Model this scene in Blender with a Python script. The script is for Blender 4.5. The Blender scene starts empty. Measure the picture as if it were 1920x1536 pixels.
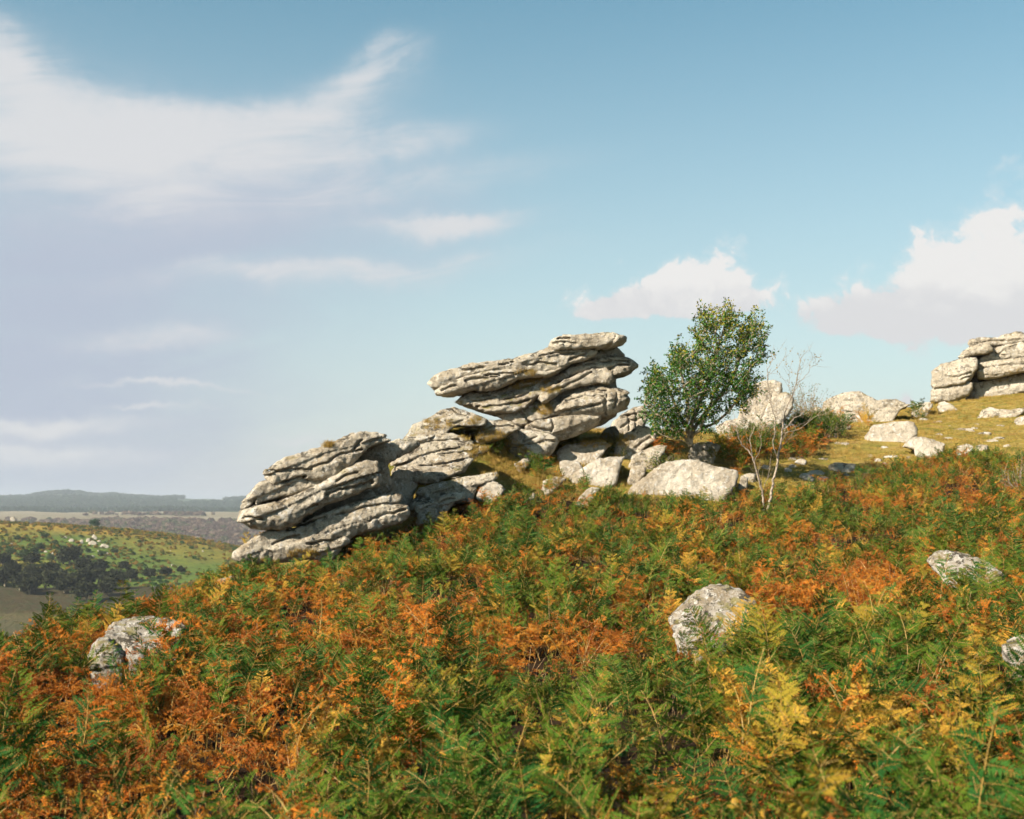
import bpy, bmesh, math, random, time
import numpy as np
from mathutils import Vector, Matrix
from mathutils.bvhtree import BVHTree

T0 = time.time()
rng = np.random.default_rng(7)
random.seed(7)
scene = bpy.context.scene
COL = scene.collection
R = math.radians

# ------------------------------------------------------------------ camera
EYE = np.array([0.0, 0.0, 1.7])
FPX = 960 / math.tan(R(22.0))                    # focal length in photo pixels (1920 wide)
PITCH = math.atan((950 - 768) / FPX)             # eye level falls at row 950
cam_d = bpy.data.cameras.new("camera")
cam = bpy.data.objects.new("camera", cam_d)
COL.objects.link(cam)
cam.location = EYE
cam.rotation_euler = (math.pi / 2 + PITCH, 0, 0)
cam_d.sensor_width = 36
cam_d.lens = 18 / math.tan(R(22.0))
cam_d.clip_start = 0.1
cam_d.clip_end = 60000
cam_d.dof.use_dof = True
cam_d.dof.focus_distance = 14.0
cam_d.dof.aperture_fstop = 4.0
scene.camera = cam

# ------------------------------------------------------------------ light
SUN_AZ, SUN_EL = R(-127), R(35)
view = scene.view_settings
view.view_transform = 'Standard'
view.look = 'None'
view.exposure = 1.45
view.gamma = 1.0
view.use_curve_mapping = False
scene.cycles.use_denoising = True
scene.cycles.adaptive_threshold = 0.03
scene.cycles.max_bounces = 4
scene.cycles.diffuse_bounces = 2
scene.cycles.transmission_bounces = 3
scene.cycles.volume_bounces = 0
scene.cycles.caustics_reflective = False
scene.cycles.caustics_refractive = False

sun_d = bpy.data.lights.new("sun", 'SUN')
sun_d.energy = 5.0
sun_d.angle = R(0.6)
sun_d.color = (1.0, 0.90, 0.76)
sun = bpy.data.objects.new("sun", sun_d)
COL.objects.link(sun)
to_sun = Vector((math.cos(SUN_EL) * math.sin(SUN_AZ), math.cos(SUN_EL) * math.cos(SUN_AZ), math.sin(SUN_EL)))
sun.rotation_euler = to_sun.to_track_quat('Z', 'Y').to_euler()
sun.location = to_sun * 100


def azel(px, py):
    """direction of a photo pixel as azimuth and elevation"""
    xr, yr = (px - 960) / FPX, (768 - py) / FPX
    y = math.cos(PITCH) - yr * math.sin(PITCH)
    z = math.sin(PITCH) + yr * math.cos(PITCH)
    return math.atan2(xr, y), math.atan2(z, math.hypot(xr, y))


# ------------------------------------------------------------------ world: Nishita sky with cloud layers
SKY_STRENGTH = 0.056
world = bpy.data.worlds.new("World")
scene.world = world
world.use_nodes = True
wt = world.node_tree
for n in list(wt.nodes):
    wt.nodes.remove(n)


class NB:
    """small node builder"""
    def __init__(self, tree):
        self.t = tree

    def node(self, typ, **kw):
        n = self.t.nodes.new(typ)
        for k, v in kw.items():
            setattr(n, k, v)
        return n

    def put(self, sock, val):
        if isinstance(val, bpy.types.NodeSocket):
            self.t.links.new(val, sock)
        elif val is not None:
            sock.default_value = val

    def m(self, op, a, b=None, c=None, clamp=False):
        n = self.node('ShaderNodeMath', operation=op, use_clamp=clamp)
        self.put(n.inputs[0], a)
        if b is not None:
            self.put(n.inputs[1], b)
        if c is not None:
            self.put(n.inputs[2], c)
        return n.outputs[0]

    def smooth(self, v, lo, hi):
        n = self.node('ShaderNodeMapRange', interpolation_type='SMOOTHSTEP')
        self.put(n.inputs[0], v)
        self.put(n.inputs[1], lo)
        self.put(n.inputs[2], hi)
        n.inputs[3].default_value = 0
        n.inputs[4].default_value = 1
        return n.outputs[0]

    def mix(self, f, a, b, typ='MIX'):
        n = self.node('ShaderNodeMix', data_type='RGBA', blend_type=typ)
        self.put(n.inputs[0], f)
        self.put(n.inputs[6], a if isinstance(a, bpy.types.NodeSocket) else (*a, 1))
        self.put(n.inputs[7], b if isinstance(b, bpy.types.NodeSocket) else (*b, 1))
        return n.outputs[2]

    def noise(self, vec, scale, detail=4, rough=0.55, lac=2.0, dist=0.0):
        n = self.node('ShaderNodeTexNoise')
        if vec is not None:
            self.t.links.new(vec, n.inputs['Vector'])
        n.inputs['Scale'].default_value = scale
        n.inputs['Detail'].default_value = detail
        n.inputs['Roughness'].default_value = rough
        n.inputs['Lacunarity'].default_value = lac
        n.inputs['Distortion'].default_value = dist
        return n.outputs['Fac']

    def comb(self, x, y, z):
        n = self.node('ShaderNodeCombineXYZ')
        for i, v in enumerate((x, y, z)):
            self.put(n.inputs[i], v)
        return n.outputs[0]

    def ramp(self, fac, stops):
        n = self.node('ShaderNodeValToRGB')
        e = n.color_ramp.elements
        while len(e) < len(stops):
            e.new(0.5)
        for el, (p, c) in zip(e, stops):
            el.position = p
            el.color = (*c, 1)
        self.put(n.inputs[0], fac)
        return n.outputs[0]


def build_sky():
    b = NB(wt)
    sky = b.node('ShaderNodeTexSky', sky_type='NISHITA', sun_disc=False)
    sky.sun_elevation = SUN_EL
    sky.sun_rotation = SUN_AZ
    sky.altitude = 300
    sky.air_density = 1.0
    sky.dust_density = 1.0
    sky.ozone_density = 1.5
    tc = b.node('ShaderNodeTexCoord')
    sep = b.node('ShaderNodeSeparateXYZ')
    wt.links.new(tc.outputs['Generated'], sep.inputs[0])
    X, Y, Z = sep.outputs
    az = b.m('ARCTAN2', X, Y)
    el = b.m('ARCSINE', Z)
    k = 1.0 / SKY_STRENGTH / 2 ** view.exposure
    S = lambda r, g, bl: (r * k, g * k, bl * k)
    base = b.mix(1.0, sky.outputs[0], (0.76, 1.10, 0.93), 'MULTIPLY')
    # pale air low over the land, all the way round
    hz = b.m('SUBTRACT', 1.0, b.m('MULTIPLY', el, 1 / 0.46), clamp=True)
    hz = b.m('POWER', hz, 1.55)
    col = b.mix(b.m('MULTIPLY', hz, 0.95), base, S(0.75, 0.735, 0.73))
    # noise fields in direction space
    v1 = b.comb(b.m('MULTIPLY', b.m('SUBTRACT', az, b.m('MULTIPLY', el, 0.6)), 5.0), b.m('MULTIPLY', b.m('ADD', el, b.m('MULTIPLY', az, -0.10)), 17.0), 0.3)
    n_wisp = b.noise(v1, 1.7, 8, 0.62, 2.1, 0.9)
    v2 = b.comb(az, b.m('MULTIPLY', el, 1.25), 1.7)
    n_puff = b.noise(v2, 22.0, 7, 0.60)
    n_puff2 = b.noise(v2, 8.0, 3, 0.5)
    waz = b.m('ADD', az, b.m('MULTIPLY', b.m('SUBTRACT', b.noise(v2, 6.0, 6, 0.6), 0.5), 0.13))
    v3 = b.comb(az, el, 6.2)
    wel = b.m('ADD', el, b.m('MULTIPLY', b.m('SUBTRACT', b.noise(v3, 6.0, 7, 0.62), 0.5), 0.07))

    def blob(px, py, rx, ry, ang=0, amp=1.0, low=None, A=waz, Ee=wel):
        a0, e0 = azel(px, py)
        ca, sa = math.cos(R(ang)), math.sin(R(ang))
        da, de = b.m('SUBTRACT', A, a0), b.m('SUBTRACT', Ee, e0)
        u = b.m('ADD', b.m('MULTIPLY', da, ca * FPX / rx), b.m('MULTIPLY', de, sa * FPX / rx))
        w = b.m('SUBTRACT', b.m('MULTIPLY', de, ca * FPX / ry), b.m('MULTIPLY', da, sa * FPX / ry))
        if low:                                                     # flatter underside
            w = b.m('MAXIMUM', w, b.m('MULTIPLY', w, -low))
        r2 = b.m('ADD', b.m('MULTIPLY', u, u), b.m('MULTIPLY', w, w))
        return b.m('MULTIPLY', b.m('EXPONENT', b.m('MULTIPLY', r2, -1.0)), amp)

    def total(lst):
        s = lst[0]
        for x in lst[1:]:
            s = b.m('ADD', s, x)
        return s
    # lavender-grey veil to the left, low over the valley
    veil = total([blob(60, 560, 520, 330, 0, .95), blob(-150, 900, 640, 200, 0, .6), blob(480, 360, 360, 150, 5, .5), blob(760, 420, 260, 130, 5, .22)])
    veil = b.m('MULTIPLY', veil, b.m('ADD', 0.62, b.m('MULTIPLY', n_wisp, 0.75)))
    col = b.mix(b.m('MULTIPLY', b.smooth(veil, 0.0, 1.15), 0.95), col, S(0.475, 0.53, 0.645))
    # white cirrus sheet and streaks: firm upper edge, long soft fade below
    cir = total([blob(-20, 130, 230, 58, -24, .7, .40), blob(180, 182, 210, 48, -16, .5, .34), blob(400, 222, 230, 46, 0, .6, .34),
                 blob(570, 190, 180, 42, 12, .5, .45), blob(700, 130, 95, 32, 24, .5, .9), blob(300, 330, 420, 120, 0, .22), blob(820, 420, 125, 16, 2, .85, .7),
                 blob(600, 512, 330, 20, 6, .66, .7), blob(300, 650, 140, 24, 2, .6), blob(720, 285, 200, 30, 13, .42),
                 blob(820, 345, 260, 30, 10, .34), blob(330, 740, 130, 6, -3, .7), blob(310, 776, 75, 5, 0, .55),
                 blob(110, 806, 160, 15, 2, .9, .6), blob(70, 860, 180, 17, 0, .85, .6), blob(575, 835, 60, 15, 8, .65, 1.5), blob(480, 835, 40, 10, 0, .25)])
    cir = b.m('ADD', b.m('MULTIPLY', cir, 1.35), b.m('MULTIPLY', b.m('MULTIPLY', b.m('SUBTRACT', n_wisp, 0.5), 2.0), b.smooth(cir, 0.0, 0.55)))
    col = b.mix(b.m('MULTIPLY', b.smooth(cir, -0.05, 1.4), 0.93), col, S(0.735, 0.74, 0.755))
    # thin scattered cirrus over the rest of the sky
    far = b.m('MULTIPLY', b.smooth(b.noise(v1, 0.8, 5, 0.6), 0.55, 0.85), b.m('SUBTRACT', 1.0, b.smooth(b.m('ABSOLUTE', az), 0.5, 0.3)))
    col = b.mix(b.m('MULTIPLY', far, 0.6), col, S(0.70, 0.71, 0.74))
    # cumulus, billowing above a flat base
    vor = b.node('ShaderNodeTexVoronoi', feature='F1')
    wt.links.new(b.comb(waz, wel, 2.2), vor.inputs['Vector'])
    vor.inputs['Scale'].default_value = 26
    vor.inputs['Detail'].default_value = 4
    vor.inputs['Roughness'].default_value = 0.55
    pn = b.m('ADD', b.m('MULTIPLY', b.m('SUBTRACT', n_puff, 0.5), 1.1), b.m('MULTIPLY', b.m('SUBTRACT', 0.60, vor.outputs['Distance']), 0.75))
    raw = dict(A=az, Ee=el)
    cum = total([blob(1200, 572, 120, 72, 4, .95, 2.6, **raw), blob(1130, 584, 70, 40, 8, .6, 2.4, **raw), blob(1395, 570, 50, 86, 0, .45, 3.0, **raw), blob(1545, 614, 60, 46, 4, .4, 2.6, **raw), blob(1340, 566, 105, 112, 0, 1.0, 3.4, **raw), blob(1270, 560, 95, 92, 0, .5, 3.0, **raw),
                 blob(1600, 606, 105, 92, 4, .95, 2.8, **raw), blob(1745, 600, 130, 145, 6, .9, 3.0, **raw),
                 blob(1905, 590, 140, 235, 0, 1.0, 2.8, **raw), blob(2130, 570, 200, 190, 0, 1.0, 3.0, **raw),
                 blob(1690, 765, 42, 32, 0, .95, 2.0, **raw)])
    dens = b.smooth(b.m('ADD', cum, pn), 0.31, 0.58)
    gate = b.smooth(cum, 0.04, 0.30)
    dens = b.m('MULTIPLY', dens, gate)
    thin = b.m('MULTIPLY', b.m('MULTIPLY', b.smooth(b.m('ADD', cum, pn), 0.15, 0.6), 0.4), gate)
    dens = b.m('MAXIMUM', dens, thin)
    lit = b.smooth(b.m('ADD', el, b.m('MULTIPLY', pn, 0.030)), azel(1300, 622)[1], azel(1300, 560)[1])
    ccol = b.mix(lit, S(0.745, 0.735, 0.745), S(0.885, 0.86, 0.84))
    col = b.mix(b.m('MULTIPLY', dens, 0.94), col, ccol)
    bg = b.node('ShaderNodeBackground')
    bg.inputs[1].default_value = SKY_STRENGTH
    wt.links.new(col, bg.inputs[0])
    out = b.node('ShaderNodeOutputWorld')
    wt.links.new(bg.outputs[0], out.inputs[0])


build_sky()

# ------------------------------------------------------------------ helpers
NT = rng.random((64, 64, 64)).astype(np.float32)
NTF = NT.ravel()


def vnoise(p):
    i = np.floor(p).astype(np.int32)
    f = (p - i).astype(np.float32)
    f = f * f * (3 - 2 * f)
    i &= 63
    j = (i + 1) & 63
    x0, x1 = i[:, 0] << 12, j[:, 0] << 12
    y0, y1 = i[:, 1] << 6, j[:, 1] << 6
    z0, z1 = i[:, 2], j[:, 2]
    fx, fy, fz = f[:, 0], f[:, 1], f[:, 2]
    t = NTF.take

    def row(yz):
        a = t(x0 + yz)
        return a + (t(x1 + yz) - a) * fx
    a, c, e, g = row(y0 + z0), row(y1 + z0), row(y0 + z1), row(y1 + z1)
    a += (c - a) * fy
    e += (g - e) * fy
    return a + (e - a) * fz


def fbm(p, oct=4, gain=0.5):
    s, a, t = 0, 1.0, 0.0
    for o in range(oct):
        s = s + a * vnoise(p + 17.3 * o)
        t += a
        a *= gain
        p = p * 2.03
    return s / t


def fbm2(x, y, scale, oct=4, off=0.0):
    p = np.stack([np.ravel(x) * scale + off, np.ravel(y) * scale + 3.1 + off, np.full(np.size(x), 0.37 + off)], 1)
    return fbm(p, oct).reshape(np.shape(x))


def P(px, py, d):
    """the point of the place seen at photo pixel (px,py) standing d metres ahead of the camera"""
    xr, yr = (px - 960) / FPX, (768 - py) / FPX
    y = math.cos(PITCH) - yr * math.sin(PITCH)
    z = math.sin(PITCH) + yr * math.cos(PITCH)
    return EYE + np.array([xr, y, z]) * (d / y)


def proj(p):
    q = np.asarray(p, float) - EYE
    y = q[..., 1] * math.cos(PITCH) + q[..., 2] * math.sin(PITCH)
    z = -q[..., 1] * math.sin(PITCH) + q[..., 2] * math.cos(PITCH)
    y = np.maximum(y, 1e-3)
    return 960 + FPX * q[..., 0] / y, 768 - FPX * z / y


def mesh_np(name, verts, faces, mats, smooth=True, fmat=None):
    """faces: (n,3) or (n,4) array"""
    me = bpy.data.meshes.new(name)
    verts = np.asarray(verts, np.float32)
    faces = np.asarray(faces, np.int32)
    n, k = faces.shape
    me.vertices.add(len(verts))
    me.vertices.foreach_set('co', verts.ravel())
    me.loops.add(n * k)
    me.loops.foreach_set('vertex_index', faces.ravel())
    me.polygons.add(n)
    me.polygons.foreach_set('loop_start', np.arange(n, dtype=np.int32) * k)
    for mt in (mats if isinstance(mats, (list, tuple)) else [mats]):
        me.materials.append(mt)
    if fmat is not None:
        me.polygons.foreach_set('material_index', np.asarray(fmat, np.int32))
    me.polygons.foreach_set('use_smooth', np.full(n, smooth))
    me.update()
    me.validate()
    return me


def link(name, me, parent=None, loc=None):
    o = bpy.data.objects.new(name, me)
    COL.objects.link(o)
    if parent is not None:
        o.parent = parent
    if loc is not None:
        o.location = loc
    return o


def tag(o, label, cat, group=None):
    o['label'] = label
    o['category'] = cat
    o['kind'] = 'thing'
    if group:
        o['group'] = group
    return o


def empty(name, loc):
    o = bpy.data.objects.new(name, None)
    COL.objects.link(o)
    o.location = loc
    o.empty_display_size = 0.2
    return o


def color_attr(me, cols, name='tint'):
    a = me.color_attributes.new(name, 'FLOAT_COLOR', 'POINT')
    c = np.ones((len(me.vertices), 4), np.float32)
    c[:, :3] = cols
    a.data.foreach_set('color', c.ravel())


# ------------------------------------------------------------------ materials
def material(name):
    m = bpy.data.materials.new(name)
    m.use_nodes = True
    for n in list(m.node_tree.nodes):
        m.node_tree.nodes.remove(n)
    b = NB(m.node_tree)
    out = b.node('ShaderNodeOutputMaterial')
    return m, b, out


def principled(b, out, col, rough=0.9, bump=None, spec=0.25):
    p = b.node('ShaderNodeBsdfPrincipled')
    b.put(p.inputs['Base Color'], col if isinstance(col, bpy.types.NodeSocket) else (*col, 1))
    p.inputs['Roughness'].default_value = rough
    p.inputs['Specular IOR Level'].default_value = spec
    if bump is not None:
        b.t.links.new(bump, p.inputs['Normal'])
    b.t.links.new(p.outputs[0], out.inputs[0])
    return p


def make_rock(name, tone=(1, 1, 1), moss=0.35, scale=1.0, dark=0.5):
    m, b, out = material(name)
    geo = b.node('ShaderNodeNewGeometry')
    pos = geo.outputs['Position']

    def shifted(x, y, z):
        off = b.node('ShaderNodeVectorMath', operation='ADD')
        b.t.links.new(pos, off.inputs[0])
        off.inputs[1].default_value = (x, y, z)
        return off.outputs[0]
    pa, pb, pc = shifted(13.1, 5.2, 7.7), shifted(3.3, 21.2, 9.1), shifted(31.0, 2.2, 17.7)
    n1 = b.noise(pos, 1.1 * scale, 6, 0.65)
    n2 = b.noise(pos, 7.5 * scale, 6, 0.70)
    n3 = b.noise(pos, 48 * scale, 3, 0.65)
    n3b = b.noise(pb, 20 * scale, 4, 0.7)
    T = lambda r, g, bl: (r * tone[0], g * tone[1], bl * tone[2])
    c = b.ramp(n1, [(0.30, T(0.225, 0.192, 0.148)), (0.5, T(0.335, 0.298, 0.243)), (0.70, T(0.41, 0.378, 0.322))])
    sepn = b.node('ShaderNodeSeparateXYZ')
    b.t.links.new(geo.outputs['Normal'], sepn.inputs[0])
    up = b.smooth(sepn.outputs[2], 0.15, 0.75)
    n5 = b.noise(pa, 1.9 * scale, 6, 0.65)
    oc = b.m('MULTIPLY', b.smooth(n5, 0.46, 0.57), b.m('ADD', 0.25, b.m('MULTIPLY', up, 0.75)))
    c = b.mix(b.m('MULTIPLY', oc, 0.55 + 0.25 * moss), c, (0.16, 0.112, 0.055))           # brown lichen, thicker on the tops
    c = b.mix(b.m('MULTIPLY', b.smooth(n3b, 0.52, 0.64), 0.45), c, (0.43, 0.405, 0.36))       # pale lichen flecks
    c = b.mix(b.m('MULTIPLY', b.smooth(n2, 0.55, 0.62), 0.85), c, (0.46, 0.435, 0.395))       # pale lichen patches
    n4 = b.noise(pc, 5.2 * scale, 7, 0.74)
    dk = b.smooth(n4, 0.52, 0.58)
    c = b.mix(b.m('MULTIPLY', dk, b.m('ADD', dark * 0.5, b.m('MULTIPLY', up, dark * 0.5))), c, (0.045, 0.037, 0.027))   # dark crustose lichen
    c = b.mix(b.m('MULTIPLY', b.smooth(b.noise(pa, 22 * scale, 4, 0.7), 0.55, 0.64), 0.4 * dark + 0.1), c, (0.085, 0.07, 0.05))
    n6 = b.noise(pb, 2.6 * scale, 6, 0.7)
    ms = b.m('MULTIPLY', b.smooth(n6, 0.60 - 0.12 * moss, 0.67 - 0.12 * moss), b.smooth(sepn.outputs[2], 0.2, 0.6))
    c = b.mix(b.m('MULTIPLY', ms, min(1, moss * 1.1)), c, (0.14, 0.12, 0.022))               # moss
    c = b.mix(b.m('MULTIPLY', b.smooth(n3, 0.35, 0.75), 0.30), c, (0.14, 0.12, 0.095))
    h = b.m('ADD', b.m('MULTIPLY', n2, 0.6), b.m('ADD', b.m('MULTIPLY', n3, 0.12), b.m('MULTIPLY', n3b, 0.32)))
    bp = b.node('ShaderNodeBump')
    bp.inputs['Strength'].default_value = 1.0
    bp.inputs['Distance'].default_value = 0.11 / scale
    b.t.links.new(h, bp.inputs['Height'])
    principled(b, out, c, 0.95, bp.outputs[0], 0.12)
    return m


MAT_ROCK = make_rock("granite", (1.12, 1.09, 1.03), 0.35, 1.0, 0.95)
MAT_ROCK_MOSSY = make_rock("granite_mossy", (1.08, 1.05, 1.0), 0.75, 1.0, 0.55)
MAT_ROCK_PALE = make_rock("granite_pale", (1.15, 1.13, 1.1), 0.15, 1.0, 0.3)
MAT_ROCK_NEAR = make_rock("granite_near", (0.85, 0.85, 0.87), 0.6, 2.0, 1.4)


def make_leaf(name, stops, trans=0.24, rough=0.75, attr=None, nscale=9.0, brown=0.0):
    """stops: colour ramp sampled by the random number each plant gets"""
    m, b, out = material(name)
    stops = [(p_, tuple(v_ * ((0.92, 0.88, 0.62)[k_] if name.startswith('bracken') else 0.9) for k_, v_ in enumerate(c_))) for p_, c_ in stops]
    if attr:
        a = b.node('ShaderNodeAttribute', attribute_name=attr)
        c = a.outputs['Color']
    else:
        oi = b.node('ShaderNodeObjectInfo')
        c = b.ramp(oi.outputs['Random'], stops)
        geo = b.node('ShaderNodeNewGeometry')
        nz = b.noise(geo.outputs['Position'], nscale, 4, 0.65)
        c = b.mix(b.m('MULTIPLY', b.smooth(nz, 0.40, 0.70), 0.55), c, stops[-1][1])
        if brown:                                     # leaflets turning brown in places
            nb = b.noise(geo.outputs['Position'], 17.0, 3, 0.6)
            c = b.mix(b.m('MULTIPLY', b.smooth(nb, 0.56, 0.66), brown), c, (0.19, 0.070, 0.016))
    d = b.node('ShaderNodeBsdfPrincipled')
    b.t.links.new(c, d.inputs['Base Color'])
    d.inputs['Roughness'].default_value = rough
    d.inputs['Specular IOR Level'].default_value = 0.08
    t = b.node('ShaderNodeBsdfTranslucent')
    b.t.links.new(c, t.inputs['Color'])
    mx = b.node('ShaderNodeMixShader')
    mx.inputs[0].default_value = trans
    b.t.links.new(d.outputs[0], mx.inputs[1])
    b.t.links.new(t.outputs[0], mx.inputs[2])
    b.t.links.new(mx.outputs[0], out.inputs[0])
    return m


LEAF = {
    'green': make_leaf("bracken_green", [(0.0, (0.026, 0.080, 0.011)), (0.5, (0.047, 0.098, 0.012)), (1.0, (0.075, 0.115, 0.013))], 0.16, brown=0.5),
    'teal': make_leaf("bracken_dark_green", [(0.0, (0.010, 0.058, 0.016)), (0.6, (0.018, 0.080, 0.020)), (1.0, (0.050, 0.105, 0.016))], 0.18, brown=0.5),
    'yellow': make_leaf("bracken_yellow", [(0.0, (0.48, 0.27, 0.055)), (0.5, (0.32, 0.195, 0.034)), (1.0, (0.17, 0.150, 0.020))], 0.16, brown=0.45),
    'orange': make_leaf("bracken_orange", [(0.0, (0.47, 0.135, 0.022)), (0.6, (0.40, 0.125, 0.020)), (1.0, (0.41, 0.19, 0.032))], 0.18),
    'brown': make_leaf("bracken_brown", [(0.0, (0.29, 0.078, 0.020)), (0.6, (0.16, 0.042, 0.012)), (1.0, (0.34, 0.110, 0.026))], 0.14),
}


def plain(name, col, rough=0.85, vary=0.3, scale=8.0):
    m, b, out = material(name)
    geo = b.node('ShaderNodeNewGeometry')
    n = b.noise(geo.outputs['Position'], scale, 5, 0.65)
    c = b.mix(b.smooth(n, 0.3, 0.7), tuple(x * (1 - vary) for x in col), tuple(x * (1 + vary) for x in col))
    principled(b, out, c, rough)
    return m


MAT_STALK = plain("bracken_stalk", (0.24, 0.15, 0.036), 0.6, 0.35, 5.0)
MAT_BARK = plain("holly_bark", (0.24, 0.195, 0.125), 0.9, 0.4, 14.0)
MAT_BIRCH = plain("sapling_bark", (0.22, 0.175, 0.13), 0.85, 0.6, 26.0)
MAT_TINT = make_leaf("leaf_tint", [], 0.25, 0.35, 'tint')
MAT_FAR = make_leaf("far_leaf", [], 0.15, 0.95, 'tint')
MAT_GRASS_DRY = make_leaf("grass_dry", [(0.0, (0.46, 0.30, 0.095)), (0.6, (0.40, 0.26, 0.07)), (1.0, (0.27, 0.205, 0.045))], 0.3)
MAT_TURF = make_leaf("grass_turf", [(0.0, (0.45, 0.32, 0.07)), (0.5, (0.50, 0.35, 0.095)), (0.75, (0.38, 0.22, 0.065)), (1.0, (0.18, 0.19, 0.028))], 0.3, nscale=0.9)

# ------------------------------------------------------------------ near ground
# px, py, distance, height of the plants that cover the ground there
GP = [(-900, 1536, 5, .5), (0, 1536, 4.4, .62), (500, 1536, 4.2, .62), (960, 1536, 4.0, .66), (1450, 1536, 3.9, .66), (1920, 1536, 3.8, .66),
      (2700, 1450, 5, .6), (0, 1300, 7.5, .6), (480, 1310, 7.5, .6), (960, 1310, 7, .6), (1400, 1290, 7, .62), (1900, 1230, 7, .62),
      (0, 1172, 10.5, .6), (250, 1132, 13.5, .55), (450, 1092, 17, .5), (270, 1235, 10.2, .35),
      (640, 1052, 20, .42), (560, 1150, 13, .5), (960, 1100, 13, .5), (1330, 1195, 11, .4), (1330, 1060, 15, .5), (1650, 1100, 13, .5),
      (1900, 1080, 12.5, .5), (960, 1000, 19.5, .42), (800, 985, 22, .35), (1150, 950, 22.5, .35), (1450, 955, 22.5, .35), (1300, 985, 20, .4),
      (1650, 960, 21, .4), (1900, 960, 20, .45), (1650, 888, 27.5, .35), (1920, 858, 28, .4), (2250, 830, 29, .4), (2600, 1000, 16, .4),
      (770, 930, 24.5, 0), (900, 885, 26, 0), (860, 806, 26.9, 0), (890, 806, 26.4, 0), (930, 838, 26.3, 0), (960, 866, 26.4, 0), (780, 862, 25.8, 0), (930, 806, 28.3, 0), (1050, 815, 28.6, 0), (1180, 835, 28.6, 0), (1000, 872, 27, 0), (1120, 862, 27.5, 0), (1290, 862, 27.5, 0), (1180, 925, 24, .1),
      (1400, 872, 29, .1), (1550, 850, 32, 0), (1750, 822, 36, 0), (1640, 800, 41, 0), (1720, 772, 47, 0), (1850, 748, 54, 0),
      (1950, 735, 57, 0), (2300, 690, 58, 0), (1450, 812, 36, 0), (1560, 795, 42, 0), (1370, 818, 32, 0), (1500, 800, 39, 0)]
gx, gy, gz = [], [], []
for px, py, d, h in GP:
    q = P(px, py, d)
    gx.append(q[0]); gy.append(q[1]); gz.append(q[2] - h * 0.68)
for x, y, z in [(0, 0, 0), (-3, -2, 0.0), (4, -2, 0.1), (-10, 1, -.6), (12, 1, .5), (-9, 16, -2.2), (-16, 8, -3.5), (-16, 20, -6), (-11, 24, -3.6), (-9.5, 30, -4),
                (-20, 34, -9), (-6, 32, .2), (-3, 38, .8), (2, 40, 1.6), (6, 44, 2.6), (10, 60, 4.2), (16, 70, 5.4), (26, 70, 8), (34, 50, 8), (30, 20, 3.0),
                (34, 0, 3), (-30, 5, -9), (-30, 50, -16), (0, 60, .6), (-10, 60, -5), (-28, 75, -18), (0, 76, -1), (30, 80, 7), (-30, -5, -8)]:
    gx.append(x); gy.append(y); gz.append(z)
gx, gy, gz = map(np.array, (gx, gy, gz))


def tps(r2):
    return np.where(r2 > 1e-9, 0.5 * r2 * np.log(np.maximum(r2, 1e-9)), 0)


_n = len(gx)
_A = np.zeros((_n + 3, _n + 3))
_A[:_n, :_n] = tps((gx[:, None] - gx) ** 2 + (gy[:, None] - gy) ** 2) + np.eye(_n) * 1.2
_A[:_n, _n], _A[:_n, _n + 1], _A[:_n, _n + 2] = 1, gx, gy
_A[_n, :_n], _A[_n + 1, :_n], _A[_n + 2, :_n] = 1, gx, gy
_W = np.linalg.solve(_A, np.concatenate([gz, np.zeros(3)]))


def ground_z(x, y):
    x, y = np.asarray(x, float), np.asarray(y, float)
    sh = np.broadcast(x, y).shape
    xf, yf = np.broadcast_to(x, sh).ravel(), np.broadcast_to(y, sh).ravel()
    z = np.zeros(len(xf))
    for i in range(0, len(xf), 20000):
        xx, yy = xf[i:i + 20000], yf[i:i + 20000]
        z[i:i + 20000] = tps((xx[:, None] - gx) ** 2 + (yy[:, None] - gy) ** 2) @ _W[:_n] + _W[_n] + _W[_n + 1] * xx + _W[_n + 2] * yy
    z += (fbm2(xf, yf, 0.55, 3) - 0.5) * 0.32 + (fbm2(xf, yf, 2.3, 3, 5.0) - 0.5) * 0.10
    # the hill falls away steeply past its shoulders
    edge = np.maximum(np.maximum(-27 - xf, yf - 68), np.maximum(xf - 34, -4 - yf))
    z -= np.where(edge > 0, edge * 0.9 + edge ** 2 * 0.06, 0)
    return z.reshape(sh)


# upper limit of the bracken in the photo (row of its ground) by column
FERN_TOP = np.array([(-400, 1260), (0, 1205), (250, 1160), (450, 1085), (560, 1055), (660, 1040), (790, 978), (880, 952), (960, 940), (1060, 925), (1160, 945),
                     (1300, 935), (1400, 935), (1470, 930), (1560, 915), (1620, 890), (1760, 872), (1920, 862), (2300, 850)], float)


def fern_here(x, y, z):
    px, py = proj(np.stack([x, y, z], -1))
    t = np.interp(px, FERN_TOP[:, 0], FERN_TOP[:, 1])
    return (py > t + (fbm2(x, y, 0.8, 3, 9.0) - 0.5) * 40) | (y < 9)


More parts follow.
